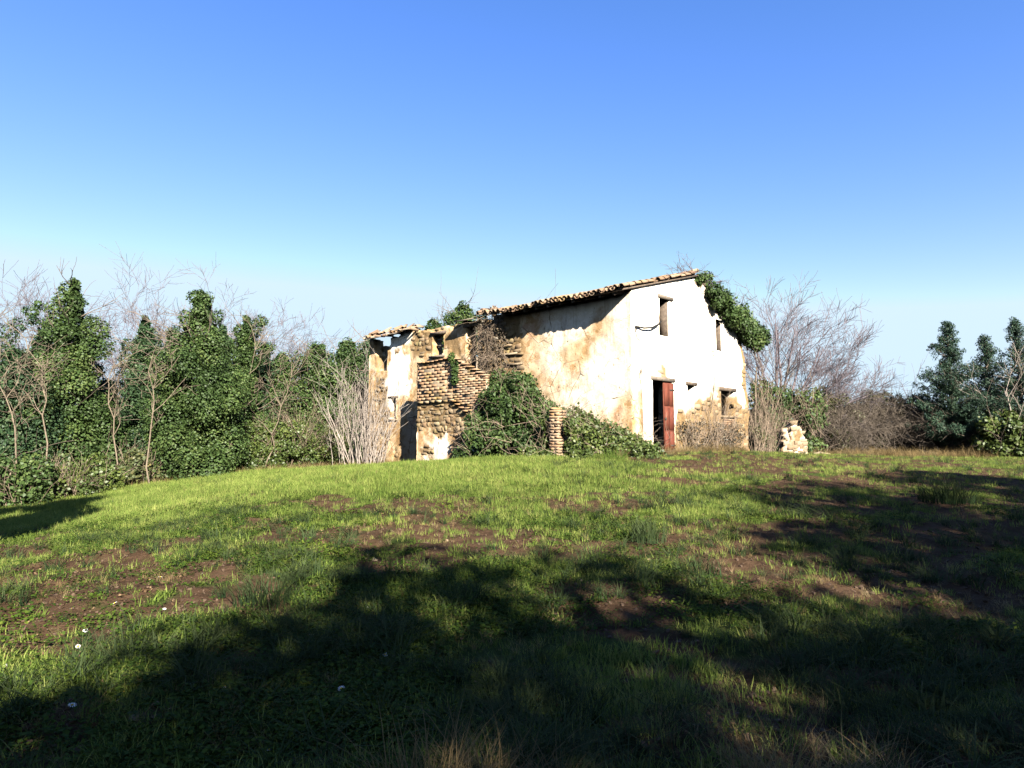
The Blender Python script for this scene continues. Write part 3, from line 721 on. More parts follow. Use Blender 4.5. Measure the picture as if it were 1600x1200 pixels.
# brick pillar standing in the ivy
pb = H(-2.0, 1.25, 1.0); pil = empty("brick_pillar", tuple(pb), "short brick pillar standing in the ivy before the long wall", "pillar")
def PFn(u, v, d): return H(-2.0 - np.asarray(d, float), u, v)
for row in range(19):
    z = 1.02 + row * .082
    for k, (ds, dt, ws, wt) in enumerate(((-.092, 0, .182, .37), (.092, 0, .182, .37)) if row % 2 else ((0, -.092, .37, .182), (0, .092, .37, .182))):
        p = H(-2.0 + ds, 1.25 + dt, z + .04); 
        if row == 18 and k == 0: continue
        place_block("brick", BR[(row + k) % 5], pil, p, -lv, -gv, (wt - .008, ws - .008, .077), rng.normal() * .01)

m = MB(); hbox(m, -2.177, -1.823, 1.073, 1.427, .9, 2.5); m.build("mortar_core", 'mortar', pil)
# ruined wall stub right of the house
sb = (11.45, 25.9, g1(11.45, 25.9)); stub = empty("ruined_wall", sb, "broken pale stone wall stub right of the house below ivy", "wall")
ud = np.array([.93, .36]); nd = np.array([.36, -.93])
def RF(u, v, d): 
    u, v, d = np.broadcast_arrays(np.asarray(u, float), np.asarray(v, float), np.asarray(d, float))
    xy = np.array(sb[:2]) + u[..., None] * ud + d[..., None] * nd; return np.concatenate([xy, v[..., None]], -1)
def r_top(u): return sb[2] + 1.45 - np.where(np.asarray(u, float) > -.1, 1.35 * np.abs(np.asarray(u, float) + .1), 3.2 * np.abs(np.asarray(u, float) + .1) - .75 * (np.asarray(u, float) < -.35)) + .9 * (fbm(np.asarray(u) * 3, np.asarray(u) * 0, 171) - .5)
wall_grid("wall_core", stub, RF, np.linspace(-.62, .62, 26), np.linspace(sb[2] - .3, sb[2] + 1.9, 40), lambda u, v: v < r_top(u), .4, lambda u, v: (fbm(u * 4, v * 4, 173) - .5) * .12,
          {'plaster': lambda u, v: sstep(.35, .5, fbm(u * 3, v * 3, 175)), 'tone': lambda u, v: .30 * sstep(.45, .6, fbm(u * 2, v * 2, 177))}, warp=lambda u, v: .28 + 0 * u)
lay_stones(stub, RF, ud, nd, -.6, .6, sb[2], sb[2] + 1.6, lambda u, v: v < r_top(u) - .05, 30, rng, PALE, proud=.04, prob=.6)
for k in range(5):
    x = 12.1 + rng.random() * .7; y = 25.6 + rng.random() * .5
    o = place_block("fallen_stone", PALE[k % 6], stub, (x, y, g1(x, y) + .05), ud, nd, (.3, .25, .2), rng.normal() * .3)

# ------------------------------------------------------------------ plants
def px(u, Y): return (u - 800) / 1000 * Y            # photograph column at a distance, used to work out plots
def crown_lumps(x, y, z0, prof, n, r, rs=.30, rmin=.28):
    """prof [(z, radius)] bottom to top"""
    zz = np.array([p[0] for p in prof]); rr = np.array([p[1] for p in prof]); L = []
    cdf = np.cumsum(rr + .25) / (rr + .25).sum()
    while len(L) < n:
        z = zz[0] + (zz[-1] - zz[0]) * r.random(); R = np.interp(z, zz, rr)
        if r.random() > (R + .2) / (rr.max() + .2): continue
        a = r.random() * 6.283; q = R * (.45 + .5 * r.random()); rad = max(rmin, R * rs * (.75 + .9 * r.random()))
        L.append((x + math.cos(a) * q, y + math.sin(a) * q, z, rad))
    for z, R in zip(np.linspace(zz[0], zz[-1], 14), np.interp(np.linspace(zz[0], zz[-1], 14), zz, rr)): L.append((x, y, z, max(R * .55, .12)))
    return L
def ivy_tower(name, u, Y, prof, label, n=9000, size=.13, mat='ivy', group=None, cat='tree', nl=70, bare=True, arms=()):
    r = np.random.default_rng(abs(int(u * 13 + Y))); x = px(u, Y); z = g1(x, Y)
    e = empty(name, (x, Y, z), label, cat, group)
    prof = [(z + .1 if i == 0 else p[0], p[1]) for i, p in enumerate(prof)]
    L = crown_lumps(x, Y, z, prof, nl, r)
    for (ux, zz, rad) in arms: L.append((px(ux, Y), Y + r.normal() * .2, zz, rad))
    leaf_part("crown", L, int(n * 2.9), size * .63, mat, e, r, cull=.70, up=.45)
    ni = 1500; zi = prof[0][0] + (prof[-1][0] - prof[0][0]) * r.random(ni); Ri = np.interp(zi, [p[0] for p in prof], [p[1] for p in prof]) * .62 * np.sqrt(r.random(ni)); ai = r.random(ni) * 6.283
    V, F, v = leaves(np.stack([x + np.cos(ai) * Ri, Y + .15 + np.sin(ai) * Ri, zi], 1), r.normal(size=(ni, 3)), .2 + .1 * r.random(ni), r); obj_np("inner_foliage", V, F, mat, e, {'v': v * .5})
    top = prof[-1][0]; pts = np.array([(x + r.normal() * .06, Y + .1 + r.normal() * .06, zz) for zz in np.linspace(z - .2, top - .5, 7)])[None]
    V, F = tubes(pts, np.linspace(.2, .015, 7)[None], 7); obj_np("trunk", V, F, 'bark', e, None, True)
    br = []
    for k in range(16 if bare else 6):
        zz = z + (top - z) * (.25 + .75 * r.random()); a = r.random() * 6.28; R = np.interp(zz, [p[0] for p in prof], [p[1] for p in prof])
        grow((x, Y, zz), (math.cos(a), math.sin(a), .5), R + .5 + .5 * r.random(), .025, 1, r, .6, .1, (2, 4), .15, .55, br)
    V, F = tubes(np.array([p[0] for p in br]), np.array([p[1] for p in br]) * .8 + .002, 4); obj_np("branches", V, F, 'bark', e, None, True)
    return e
gI = "ivy clad trees at the wood edge on the left"
ivy_tower("ivy_clad_tree", 100, 22.5, [(0, 1.35), (1.5, 1.55), (3.6, 1.2), (5.0, .95), (6.2, .55), (7.35, .12)], "tall pointed ivy clad tree with a hooked side arm, left end of the wood", 26000, .13, 'ivy', gI, arms=((62, 5.7, .35), (54, 6.1, .25), (49, 6.45, .18), (72, 5.2, .4), (140, 5.6, .45), (148, 5.0, .5)))
ivy_tower("ivy_clad_tree", 217, 25.5, [(0, 1.2), (2, 1.3), (4.0, 1.0), (5.4, .65), (6.6, .12)], "slender ivy clad tree between the hooked tower and the broad ivy column", 16000, .13, 'ivy_blue', gI)
ivy_tower("ivy_clad_tree", 305, 24.0, [(0, 1.55), (2, 1.65), (4.2, 1.55), (5.2, 1.15), (6.2, .75), (7.0, .4), (7.3, .1)], "broad massive ivy column of dense dark leaves, biggest of the wood", 34000, .13, 'ivy', gI, nl=95)
ivy_tower("ivy_clad_tree", 378, 27.0, [(0, 1.0), (3, .95), (5, .6), (6.0, .5), (6.9, .1)], "thin leaning ivy clad tree right of the broad ivy column", 13000, .13, 'ivy', gI, arms=((392, 6.4, .4), (402, 6.75, .28), (412, 5.6, .3)))
ivy_tower("ivy_clad_tree", 436, 29.5, [(0, 1.5), (3, 1.4), (4.6, 1.0), (5.6, .3)], "low rounded ivy tree with yellowish lower leaves mid wood", 13000, .15, 'ivy', gI)
ivy_tower("ivy_clad_tree", 492, 31.0, [(0, 1.6), (3, 1.6), (5.2, 1.3), (6.3, .4)], "rounded green tree behind the fan of bare grey stems", 14000, .15, 'ivy', gI)
ivy_tower("ivy_clad_tree", 540, 32.5, [(0, 1.5), (3, 1.5), (5.4, 1.3), (6.7, .5)], "green tree top just left of the house corner", 13000, .15, 'ivy', gI)
ivy_tower("ivy_clad_tree", 575, 33.5, [(0, 1.2), (4, 1.2), (6.2, .9), (7.1, .3)], "dark ivy tree touching the ruined left end of the house", 9000, .15, 'ivy_blue', gI)
ivy_tower("ivy_clad_tree", 12, 21.0, [(0, 1.5), (2, 1.5), (3.4, 1.1), (4.6, .4)], "dark squat ivy tree at the left picture edge", 17000, .13, 'ivy_blue', gI, arms=((-2, 5.2, .35), (10, 5.5, .28), (22, 5.75, .2), (32, 5.95, .14)))
ivy_tower("ivy_clad_tree", 160, 27.5, [(0, 1.8), (2, 1.6), (3.4, .9), (4.2, .3)], "low dark ivy mass in the gap between the two leftmost towers", 13000, .15, 'ivy_blue', gI)
ivy_tower("ivy_clad_tree", -75, 21.0, [(0, 1.6), (3, 1.5), (5, 1.0), (6.2, .3)], "ivy clad tree just beyond the left picture edge", 9000, .15, 'ivy', gI)

for (u, Y, pr, lab) in ((55, 25.5, [(0, 1.3), (3, 1.2), (5, .8), (6.0, .2)], "dark ivy tree half hidden left behind the hooked ivy tower"), (262, 26.5, [(0, 1.2), (3.5, 1.1), (5.2, .6), (6.2, .15)], "dark ivy tree half hidden left behind the broad ivy column"),
    (340, 27.5, [(0, 1.1), (4, 1.0), (5.6, .5), (6.6, .12)], "dark ivy tree half hidden right behind the broad ivy column"), (408, 29.0, [(0, 1.2), (3.5, 1.1), (5.2, .6), (6.0, .15)], "dark ivy tree filling the gap beside the thin leaning ivy tree")):
    ivy_tower("ivy_clad_tree", u, Y, pr, lab, 8000, .15, 'ivy_blue', gI)
def shrub(name, u, Y, w, h, label, mat='shrub', n=6000, size=.10, stems=40, smat='bark_pale', cat='shrub', group=None, depth=.8, nl=26, squash=1.0):
    x = px(u, Y); z = g1(x, Y); r = np.random.default_rng(int(u * 7 + Y * 3)); e = empty(name, (x, Y, z), label, cat, group)
    L = []
    for k in range(nl):
        a = r.random() * 6.28; q = math.sqrt(r.random()); hh = h * (.12 + .8 * r.random()) * math.sqrt(max(1 - q * q * .75, .1))
        L.append((x + math.cos(a) * q * w, Y + math.sin(a) * q * depth, z + hh, (.16 + .2 * r.random()) * min(w, h) * .9 + .1))
    if n: leaf_part("foliage", L, n, size, mat, e, r, jit=.6, cull=.55)
    if stems:
        br = []
        for k in range(stems):
            a = r.random() * 6.28; q = r.random()
            grow((x + math.cos(a) * q * w * .7, Y + math.sin(a) * q * depth * .7, z - .05), (math.cos(a) * .5, math.sin(a) * .5, 1), h * (.6 + .55 * r.random()), .012, 1, r, .6, .05, (2, 4), .18, .45, br)
        V, F = tubes(np.array([p[0] for p in br]), np.array([p[1] for p in br]) + .001, 3); obj_np("stems", V, F, smat, e, None, True)
    return e
gU = "undergrowth along the wood edge"
for (u, Y, w, h, lab, mt, n) in (
    (30, 19.6, 1.3, 1.5, "dark undergrowth at the foot of the squat ivy tree, left edge", 'ivy', 8000), (120, 20.8, 1.2, 1.3, "brushy undergrowth at the foot of the hooked ivy tower", 'shrub', 6000),
    (172, 22.6, 1.0, 1.6, "low dark scrub left of the broad ivy column", 'ivy', 6000), (222, 22.9, .8, 1.3, "yellowish bramble scrub at the left foot of the broad ivy column", 'bramble_leaf', 6000),
    (395, 26.2, 1.1, 2.1, "olive scrub right of the broad ivy column's foot", 'shrub', 8000), (440, 26.8, 1.1, 2.6, "yellow green scrub behind the leaning pale sapling", 'shrub', 9000),
    (487, 27.8, 1.2, 2.6, "green scrub left of the fan of bare stems", 'shrub', 9000), (530, 29.5, 1.2, 3.2, "tall green scrub behind the fan of bare stems", 'ivy', 9000)):
    shrub("undergrowth_shrub", u, Y, w, h, lab, mt, n, .10, 45, 'dry_vine', 'shrub', gU)

# bare trees behind
gB = "bare winter trees above the wood"
def bare_tree(u, Y, top, label, r, mat='twig', group=gB, n0=2, lev=4, spread=.75, rad=.075, lean=0, up=.13, nch=(4, 5), minr=.007, base=None):
    x = px(u, Y); z = g1(x, Y) if base is None else base; e = empty("bare_tree", (x, Y, z), label, "tree", group); br = []
    Ht = top - z
    for k in range(n0): grow((x + r.normal() * .1 * k, Y, z - .1), (lean + r.normal() * .12, r.normal() * .1, 1), Ht * .62, rad, lev, r, spread, up, nch, .07, .56, br, 5, .35, .55)
    branch_parts(br, e, mat, split=lev, minr=minr); return e
for k, (u, Y, top, lab) in enumerate(((88, 31, 9.6, "bare mauve twigged tree rising behind the hooked ivy tower"), (228, 29, 8.9, "bare mauve tree rising above the slender ivy tree"),
    (300, 32, 9.7, "bare tree with wide crown above the broad ivy column"), (352, 34, 9.4, "bare tree right behind the broad ivy column's tip"), (415, 36, 8.9, "bare tree above the low rounded ivy tree"),
    (490, 37, 8.7, "thin bare tree above the rounded green tree"), (560, 38, 8.3, "small bare tree left of the house roof"), (5, 29, 8.6, "bare tree crown at the left picture edge"), (160, 35, 9.2, "bare tree seen through the gap between the ivy towers"))):
    bare_tree(u, Y, top, lab, np.random.default_rng(100 + k))
# pale saplings
gS = "pale saplings in front of the ivy"
def sapling(pts, Y, label, seed, fork=True):
    r = np.random.default_rng(seed); q = []
    for i, (u, z) in enumerate(pts): q.append((px(u, Y), Y + r.normal() * .08, z))
    q[0] = (q[0][0], Y, g1(q[0][0], Y) - .05); e = empty("sapling", (q[0][0], Y, q[0][2]), label, "tree", gS)
    q = np.array(q); t = np.linspace(0, len(q) - 1, 9); Q = np.stack([np.interp(t, np.arange(len(q)), q[:, i]) for i in range(3)], 1); Q[1:] += r.normal(size=(8, 3)) * np.array([.09, .06, 0]); Q = np.stack([np.interp(np.linspace(0, 8, 17), np.arange(9), Q[:, i]) for i in range(3)], 1)[[0, 2, 4, 6, 8, 10, 12, 14, 16]]
    V, F = tubes(Q[None], np.linspace(.030, .010, 9)[None], 6); obj_np("trunk", V, F, 'bark_pale', e, None, True); br = []
    for k in range(9):
        i = r.integers(3, 9); d = Q[min(i, 8)] - Q[i - 1]; a = r.random() * 6.28
        grow(Q[min(i, 8)], nrm(d) + .9 * np.array([math.cos(a), .6 * math.sin(a), .15]), (.6 + r.random() * 1.0), .012, 2, r, .75, .08, (2, 4), .2, .55, br)
    V, F = tubes(np.array([p[0] for p in br]), np.array([p[1] for p in br]) + .003, 4); obj_np("branches", V, F, 'bark_pale', e, None, True)
sapling([(78, 0), (76, 1.2), (68, 2.6), (72, 3.2), (55, 4.2), (45, 5.0)], 20.2, "crooked pale sapling before the hooked ivy tower", 1)
sapling([(188, 0), (186, 1.2), (178, 2.4), (170, 3.4), (164, 4.2)], 22.3, "straight pale sapling in the gap between ivy towers", 2)
sapling([(240, 0), (239, 1.4), (243, 2.6), (236, 3.4), (228, 4.6)], 21.9, "forked pale sapling before the left flank of the broad ivy column", 3)
sapling([(363, 0), (366, 1.4), (370, 2.4), (378, 3.4), (398, 5.2)], 25.2, "thin pale sapling at the right flank of the broad ivy column", 4)
sapling([(415, 0), (428, 1.4), (436, 2.4), (450, 3.6), (458, 4.8)], 25.8, "leaning pale sapling in the olive scrub", 5)
sapling([(22, 0), (30, 1.4), (18, 2.6), (-5, 3.8)], 19.4, "thin pale sapling at the left picture edge", 8)

# fan of bare grey stems by the left end of the house
x0, y0 = px(562, 25.0), 25.0; e = empty("bare_shrub", (x0, y0, g1(x0, y0)), "fan of bare grey stems growing beside the left end of the house", "shrub"); r = np.random.default_rng(5); br = []
for k in range(80):
    a = r.normal() * .17 - .08; bx_ = x0 + .1 + r.normal() * .40; by = y0 + r.normal() * .4
    grow((bx_, by, g1(bx_, by) - .05), (a + (bx_ - x0) * .25, r.normal() * .2, 1), 1.5 + r.random() * 2.1, .010 + .012 * r.random()**2, 2, r, .5, .10, (1, 3), .11, .5, br)
V, F = tubes(np.array([p[0] for p in br]), np.array([p[1] for p in br]) + .002, 4); obj_np("stems", V, F, 'bark_grey', e, None, True)

# behind the house
shrub("undergrowth_shrub", 1176, 31.5, 1.3, 3.2, "green scrub showing between the gable and the tall dry reeds", 'ivy', 9000, .11, 30, 'dry_vine')
ivy_tower("leafy_tree", 722, 37.0, [(0, 1.4), (6.5, 1.6), (8.6, 1.5), (9.6, .5)], "green leafy tree top showing over the collapsed roof", 14000, .16, 'ivy', None)
ivy_tower("leafy_tree", 675, 36.0, [(0, 1.2), (6, 1.4), (8.0, .9), (8.5, .3)], "low green tree top over the middle of the ruined eave", 8000, .16, 'ivy', None)
bare_tree(812, 34, 10.6, "bare thin branched tree peeping over the roof step", np.random.default_rng(222), 'twig', None, 3, 2, .6, .04, 0, .15, (2, 4))

# ivy and bramble over the stair
r = np.random.default_rng(31)
def mound(t0, t1, topf, p0, p1, n):
    L = []
    while len(L) < n:
        t = t0 + (t1 - t0) * r.random(); u = r.random(); p = p0 + (p1 - p0) * u; top = topf(t) - .9 * (max(0, (u - .45)) / .55)**2 * (topf(t) - 1.2)
        b = H(-p, t, 0); zg = g1(b[0], b[1]); z = zg + .1 + (top - zg - .25) * r.random()**.7
        L.append((b[0], b[1], z, .22 + .2 * r.random()))
    return L
tp = lambda t: float(np.interp(t, [-1.4, -.6, .3, 1.4, 2.4, 3.4, 4.4, 5.6, 6.4, 6.8], [1.3, 1.6, 2.1, 2.5, 2.95, 3.75, 3.95, 4.0, 3.8, 3.2]))
b = H(-1.2, 4.6, 0); iv = empty("ivy_mound", (b[0], b[1], g1(b[0], b[1])), "dense mound of dark ivy burying the outside stair", "ivy")
LM = mound(1.75, 5.35, tp, .3, 2.0, 95); leaf_part("foliage", LM, 34000, .09, 'ivy', iv, r, cull=.62, jit=.55)
br = []
for k in range(50):
    i = LM[r.integers(len(LM))]; grow((i[0], i[1] - .2, i[2] - .3), (r.normal() * .5, -.4, .6), .8 + r.random(), .009, 1, r, .7, -.02, (2, 4), .25, .5, br)
V, F = tubes(np.array([p[0] for p in br]), np.array([p[1] for p in br]) + .001, 3); obj_np("stems", V, F, 'dry_vine', iv, None, True)
b = H(-.9, .6, 0); bm_ = empty("bramble_bush", (b[0], b[1], g1(b[0], b[1])), "sloping yellow green bramble bush under the long wall right of the pillar", "bush")
LM = mound(-1.2, 2.2, lambda t: tp(t) - .1, .2, 1.6, 70) + [(*H(-2.45 + .25 * r.random(), 1.25 + .7 * r.normal(), 1.12 + .18 * r.random()), .2) for _ in range(12)] + [(*H(-1.9 - .15 * r.random(), 1.25 + sg * (.36 + .16 * r.random()), 1.25 + .95 * r.random()), .17) for sg in (-1, 1) for _ in range(9)]; leaf_part("foliage", LM, 24000, .09, 'shrub', bm_, r, cull=.55, jit=.6); br = []
for k in range(60):
    i = LM[r.integers(len(LM))]; grow((i[0], i[1] + .1, i[2] - .3), (r.normal() * .6 + .2, -.4, .7), .8 + r.random() * .8, .008, 1, r, .7, -.05, (2, 4), .25, .5, br)
V, F = tubes(np.array([p[0] for p in br]), np.array([p[1] for p in br]) + .001, 3); obj_np("stems", V, F, 'dry_vine', bm_, None, True)
# dry creeper on the wall above the stair, where the roof steps
b = H(-.2, 6.0, 0); cr = empty("dry_creeper", (b[0], b[1], 3.4), "grey dry creeper hanging on the wall below the roof step", "creeper"); br = []; L = []
for k in range(130):
    t = 5.4 + 1.1 * r.random(); z = 6.25 - 2.2 * r.random()**1.4
    grow(H(-.04 - .2 * r.random(), t, z), (r.normal() * .6, -.25, -.8), .4 + r.random() * .7, .007, 1, r, .8, -.15, (2, 5), .3, .6, br)
    if k % 2 == 0: p = H(-.15, t, z); L.append((p[0], p[1], z, .18 + .1 * r.random()))
V, F = tubes(np.array([p[0] for p in br]), np.array([p[1] for p in br]) + .001, 3); obj_np("stems", V, F, 'dry_vine', cr, None, True)
leaf_part("withered_leaves", L, 2600, .07, 'brown_leaf', cr, r, jit=.8)
# small ivy over the brick parapet
b = H(-1.3, 6.8, 0); pv = empty("ivy_sprig", (b[0], b[1], 4.3), "small ivy trail hanging over the brick parapet", "ivy")
L = [(*H(-1.25 - .08 * r.random(), 6.62 - .2 * r.random() + .2 * (z > 4.4), z), .08 + .06 * r.random()) for z in np.linspace(3.7, 4.7, 16)]
leaf_part("foliage", L, 900, .08, 'ivy', pv, r)
# ivy on the roof's far shoulder
b = H(6.5, 0, 6.4); ri = empty("roof_ivy", tuple(b), "thick ivy spilling over the right roof slope and gable top", "ivy"); L = []
for (s, z, rad) in ((4.35, 7.35, .26), (4.6, 7.2, .3), (4.9, 7.0, .36), (5.2, 6.85, .42), (5.15, 6.55, .3), (5.45, 6.75, .36), (5.8, 6.7, .4), (5.75, 6.5, .26), (6.2, 6.5, .42), (6.35, 6.3, .3), (6.6, 6.3, .52), (6.9, 6.0, .36),
                    (7.1, 6.2, .5), (7.4, 5.9, .4), (7.7, 6.0, .5), (7.9, 5.65, .4), (8.1, 5.8, .5), (8.4, 5.5, .5), (8.6, 5.9, .4), (8.7, 5.35, .34), (8.95, 5.65, .3)):
    for t in (-.22, .5, 1.2): 
        if t > 0 and z < roof_z(s) - .3: continue
        p = H(s + r.normal() * .1, t + r.normal() * .08, z + r.normal() * .07); L.append((*p, rad * (.86 if t < 0 else .75)))
leaf_part("foliage", L, 19000, .10, 'ivy', ri, r, cull=.65); br = []
for k in range(40):
    s = 3.3 + 2.4 * r.random(); grow(H(s, -.1 + .5 * r.random(), roof_z(s) + .12), (r.normal(), r.normal() * .4, .35), .4 + .5 * r.random(), .012, 1, r, .8, .05, (2, 4), .3, .6, br)
V, F = tubes(np.array([p[0] for p in br]), np.array([p[1] for p in br]) + .001, 4); obj_np("stems", V, F, 'twig', ri, None, True)
# dry stalks against the gable
gD = "dry stalks along the gable foot"
for k, (s, q, w, h, n, lab) in enumerate(((3.0, .3, .55, 1.5, 46, "dry stalks at the gable foot right of the red door"), (4.5, .35, .7, 1.9, 60, "tall dry stalks under the small gable window"),
    (6.2, .3, .6, 1.5, 40, "dry stalks before the bricked up window"), (9.3, .2, .8, 2.6, 90, "tall dry reeds between the house corner and the broken wall"))):
    b = H(s, -q, 0); rr = np.random.default_rng(300 + k); e = empty("dry_stalks", (b[0], b[1], g1(b[0], b[1])), lab, "plant", gD); br = []
    for i in range(n):
        p = H(s + rr.normal() * w * .6, -q + rr.normal() * .12, 0); grow((p[0], p[1], g1(p[0], p[1]) - .03), (rr.normal() * .3, rr.normal() * .12, 1), h * (.4 + .8 * rr.random()), .007, 1, rr, .6, .05, (1, 4), .12, .4, br)
    V, F = tubes(np.array([p[0] for p in br]), np.array([p[1] for p in br]) + .001, 3); obj_np("stems", V, F, 'dry_vine', e, None, True)
    L = [(*H(s + rr.normal() * w * .6, -q + rr.normal() * .1, b[2] + 1.25 + h * .6 * rr.random()), .2) for i in range(14)]
    leaf_part("withered_leaves", L, 900, .06, 'brown_leaf' if k != 3 else 'bramble_leaf', e, rr, jit=.8)

# ivy over the annex ruin, right
x0, y0 = 11.9, 27.4; e = empty("ivy_bush", (x0, y0, g1(x0, y0)), "ivy heap over the ruined annex behind the broken wall", "ivy"); r = np.random.default_rng(41); L = []
for k in range(75):
    u = r.random(); x = 10.35 + 2.75 * u; top = np.interp(u, [0, .25, .5, .8, 1], [4.4, 4.5, 4.0, 3.9, 3.0]); y = y0 + r.normal() * .45
    L.append((x, y, 1.0 + (top - 1.3) * r.random()**.8, .25 + .25 * r.random()))
leaf_part("foliage", L, 17000, .12, 'ivy', e, r, cull=.65); br = []
for k in range(70):
    i = L[r.integers(len(L))]; grow((i[0], i[1] - .5, max(i[2] - .8, 1)), (r.normal() * .3, -.3, 1), .9 + r.random(), .009, 1, r, .6, .0, (2, 4), .2, .5, br)
V, F = tubes(np.array([p[0] for p in br]), np.array([p[1] for p in br]) + .001, 3); obj_np("stems", V, F, 'dry_vine', e, None, True)

# big bare fig-like tree right of the house
x0, y0 = 12.1, 29.0; zb = g1(x0, y0); e = empty("bare_tree", (x0, y0, zb), "large many stemmed bare tree with mauve twigs fanning right of the house", "tree"); r = np.random.default_rng(52); br = []
for (dx, dz, ln, rd) in ((-.30, 1, 5.2, .09), (-.12, 1, 5.6, .09), (.02, 1, 5.4, .09), (.14, 1, 5.2, .09), (.3, 1, 4.9, .085), (.5, 1, 4.6, .08), (.75, 1, 4.8, .075), (1.0, .8, 4.9, .075), (1.3, .55, 5.0, .07), (1.5, .35, 4.7, .06), (-.45, 1, 4.2, .07), (1.2, .9, 3.6, .06)):
    grow((x0 + dx * .5, y0 + r.normal() * .25, zb + 1.4 + .5 * r.random()), (dx, r.normal() * .25, dz), ln * .80, rd * .85, 3, r, .55, .07, (5, 8), .06, .5, br, 5, .2, .42)
br.append((np.array([(x0 + r.normal() * .05, y0, z) for z in np.linspace(zb - .1, zb + 1.9, 5)]), np.linspace(.26, .2, 5), 3))
branch_parts(br, e, 'twig', ('limbs', 'twigs'), 3, .007)
# pale slim tree trunk against the gable's right edge
x0, y0 = px(1178, 25.6), 25.6; e = empty("bare_tree", (x0, y0, g1(x0, y0)), "slim pale bare tree close to the gable's right edge", "tree"); r = np.random.default_rng(53); br = []
grow((x0, y0, g1(x0, y0) - .1), (.02, 0, 1), 3.6, .06, 3, r, .6, .12, (4, 6), .06, .55, br, 5, .45, .5); branch_parts(br, e, 'bark_pale', split=3, minr=.005)

# bramble hedge on the right
gR = "bramble thicket right of the house"
for k, (u, Y, w, h, lab) in enumerate(((1296, 29, 1.0, 3.1, "brown bramble thicket next to the ivy heap, leftmost of the right hedge"), (1335, 30, 1.2, 3.0, "brown bramble thicket second from the ivy heap"), (1378, 30.5, 1.2, 3.1, "brown bramble thicket in the middle of the right hedge"),
    (1420, 30.5, 1.2, 2.9, "brown bramble thicket third from the conifers' left"), (1455, 29.5, 1.0, 2.4, "dark bramble thicket at the left foot of the tallest conifer"), (1520, 28.3, 1.0, 1.7, "bramble thicket between the two left conifers"), (1600, 27.5, 1.4, 1.9, "bramble thicket at the right picture edge"))):
    x = px(u, Y); z = g1(x, Y); r = np.random.default_rng(500 + k); e = empty("bramble_thicket", (x, Y, z), lab, "thicket", gR); br = []
    for i in range(270):
        xx = x + r.normal() * w * .6; yy = Y + r.normal() * .5; grow((xx, yy, z + h * .5 * r.random()), (r.normal() * .8, r.normal() * .5 - .15, .8), h * (.35 + .4 * r.random()), .011, 1, r, .8, -.10, (2, 5), .28, .6, br)
    V, F = tubes(np.array([p[0] for p in br]), np.array([p[1] for p in br]) * .8 + .003, 3); obj_np("canes", V, F, 'cane', e, None, True)
    L = [(x + r.normal() * w * .6, Y + .35 + r.normal() * .4, z + h * (.1 + .85 * r.random()), .3) for i in range(30)]
    leaf_part("leaves", L, 9500, .085, 'brown_leaf' if k % 3 == 1 else 'bramble_leaf', e, r, jit=.8, cull=.3)
bare_tree(1425, 32, 6.4, "thin bare sapling rising from the bramble hedge left of the conifers", np.random.default_rng(77), 'twig', None, 2, 2, .5, .035, -.1, .2, (3, 4), .006)
bare_tree(1590, 26.5, 5.6, "bare twiggy tree before the rightmost conifer", np.random.default_rng(78), 'bark_grey', None, 2, 3, .6, .05, -.1, .12, (3, 4), .005)

# conifers
gC = "dark conifers at the right"
def conifer(u, Y, top, R, label, seed, n=9000):
    r = np.random.default_rng(seed); x = px(u, Y); z = g1(x, Y); e = empty("conifer", (x, Y, z), label, "tree", gC)
    V, F = tubes(np.array([(x, Y, zz) for zz in np.linspace(z - .1, top, 6)])[None], np.linspace(.13, .015, 6)[None], 7); obj_np("trunk", V, F, 'bark', e, None, True)
    br = []; L = []; zz = z + .5
    while zz < top - .05:
        f = (zz - z) / (top - z); RR = R * (1 - f)**1.0 * (.92 + .16 * math.sin(f * 23 + seed)) + .10
        for k in range(7):
            a = r.random() * 6.28; ln = RR * (.55 + .5 * r.random()); p0 = np.array((x, Y, zz)); d = np.array((math.cos(a), math.sin(a), .38 + .3 * f)); d /= np.linalg.norm(d)
            pts = np.array([p0 + d * ln * q + np.array((0, 0, .12 * ln * q * q)) for q in np.linspace(0, 1, 5)]); br.append((pts, np.linspace(.022, .004, 5)))
            for q in np.linspace(.25, 1.05, max(3, int(ln / .17))): L.append((*(p0 + d * ln * q + r.normal(size=3) * .07), .10 + .10 * r.random() * (1.2 - f)))
        zz += .16 + .08 * r.random()
    for q in range(4): L.append((x, Y, top - .1 - q * .12, .07 + .02 * q))
    V, F = tubes(np.array([b[0] for b in br]), np.array([b[1] for b in br]), 4); obj_np("branches", V, F, 'bark', e, None, True)
    leaf_part("crown", L, int(n * 1.3), .10, 'conifer', e, r, cull=.35, jit=.7, up=.5, droop=-.5, width=.16)
conifer(1488, 28.5, 6.9, 2.7, "tallest pointed blue green conifer, leftmost of the right group", 3, 34000)
conifer(1546, 29.5, 6.5, 2.2, "middle blue green conifer of the right group", 4, 24000)
conifer(1597, 27.5, 6.8, 2.5, "dark conifer cut by the right picture edge", 5, 27000)
conifer(1660, 28, 6.6, 1.3, "dark conifer just beyond the right picture edge", 6, 8000)
shrub("laurel_bush", 1568, 26.8, 1.15, 2.3, "bright green leafy bush before the right conifers", 'shrub', 9000, .14, 14, 'bark', 'bush')

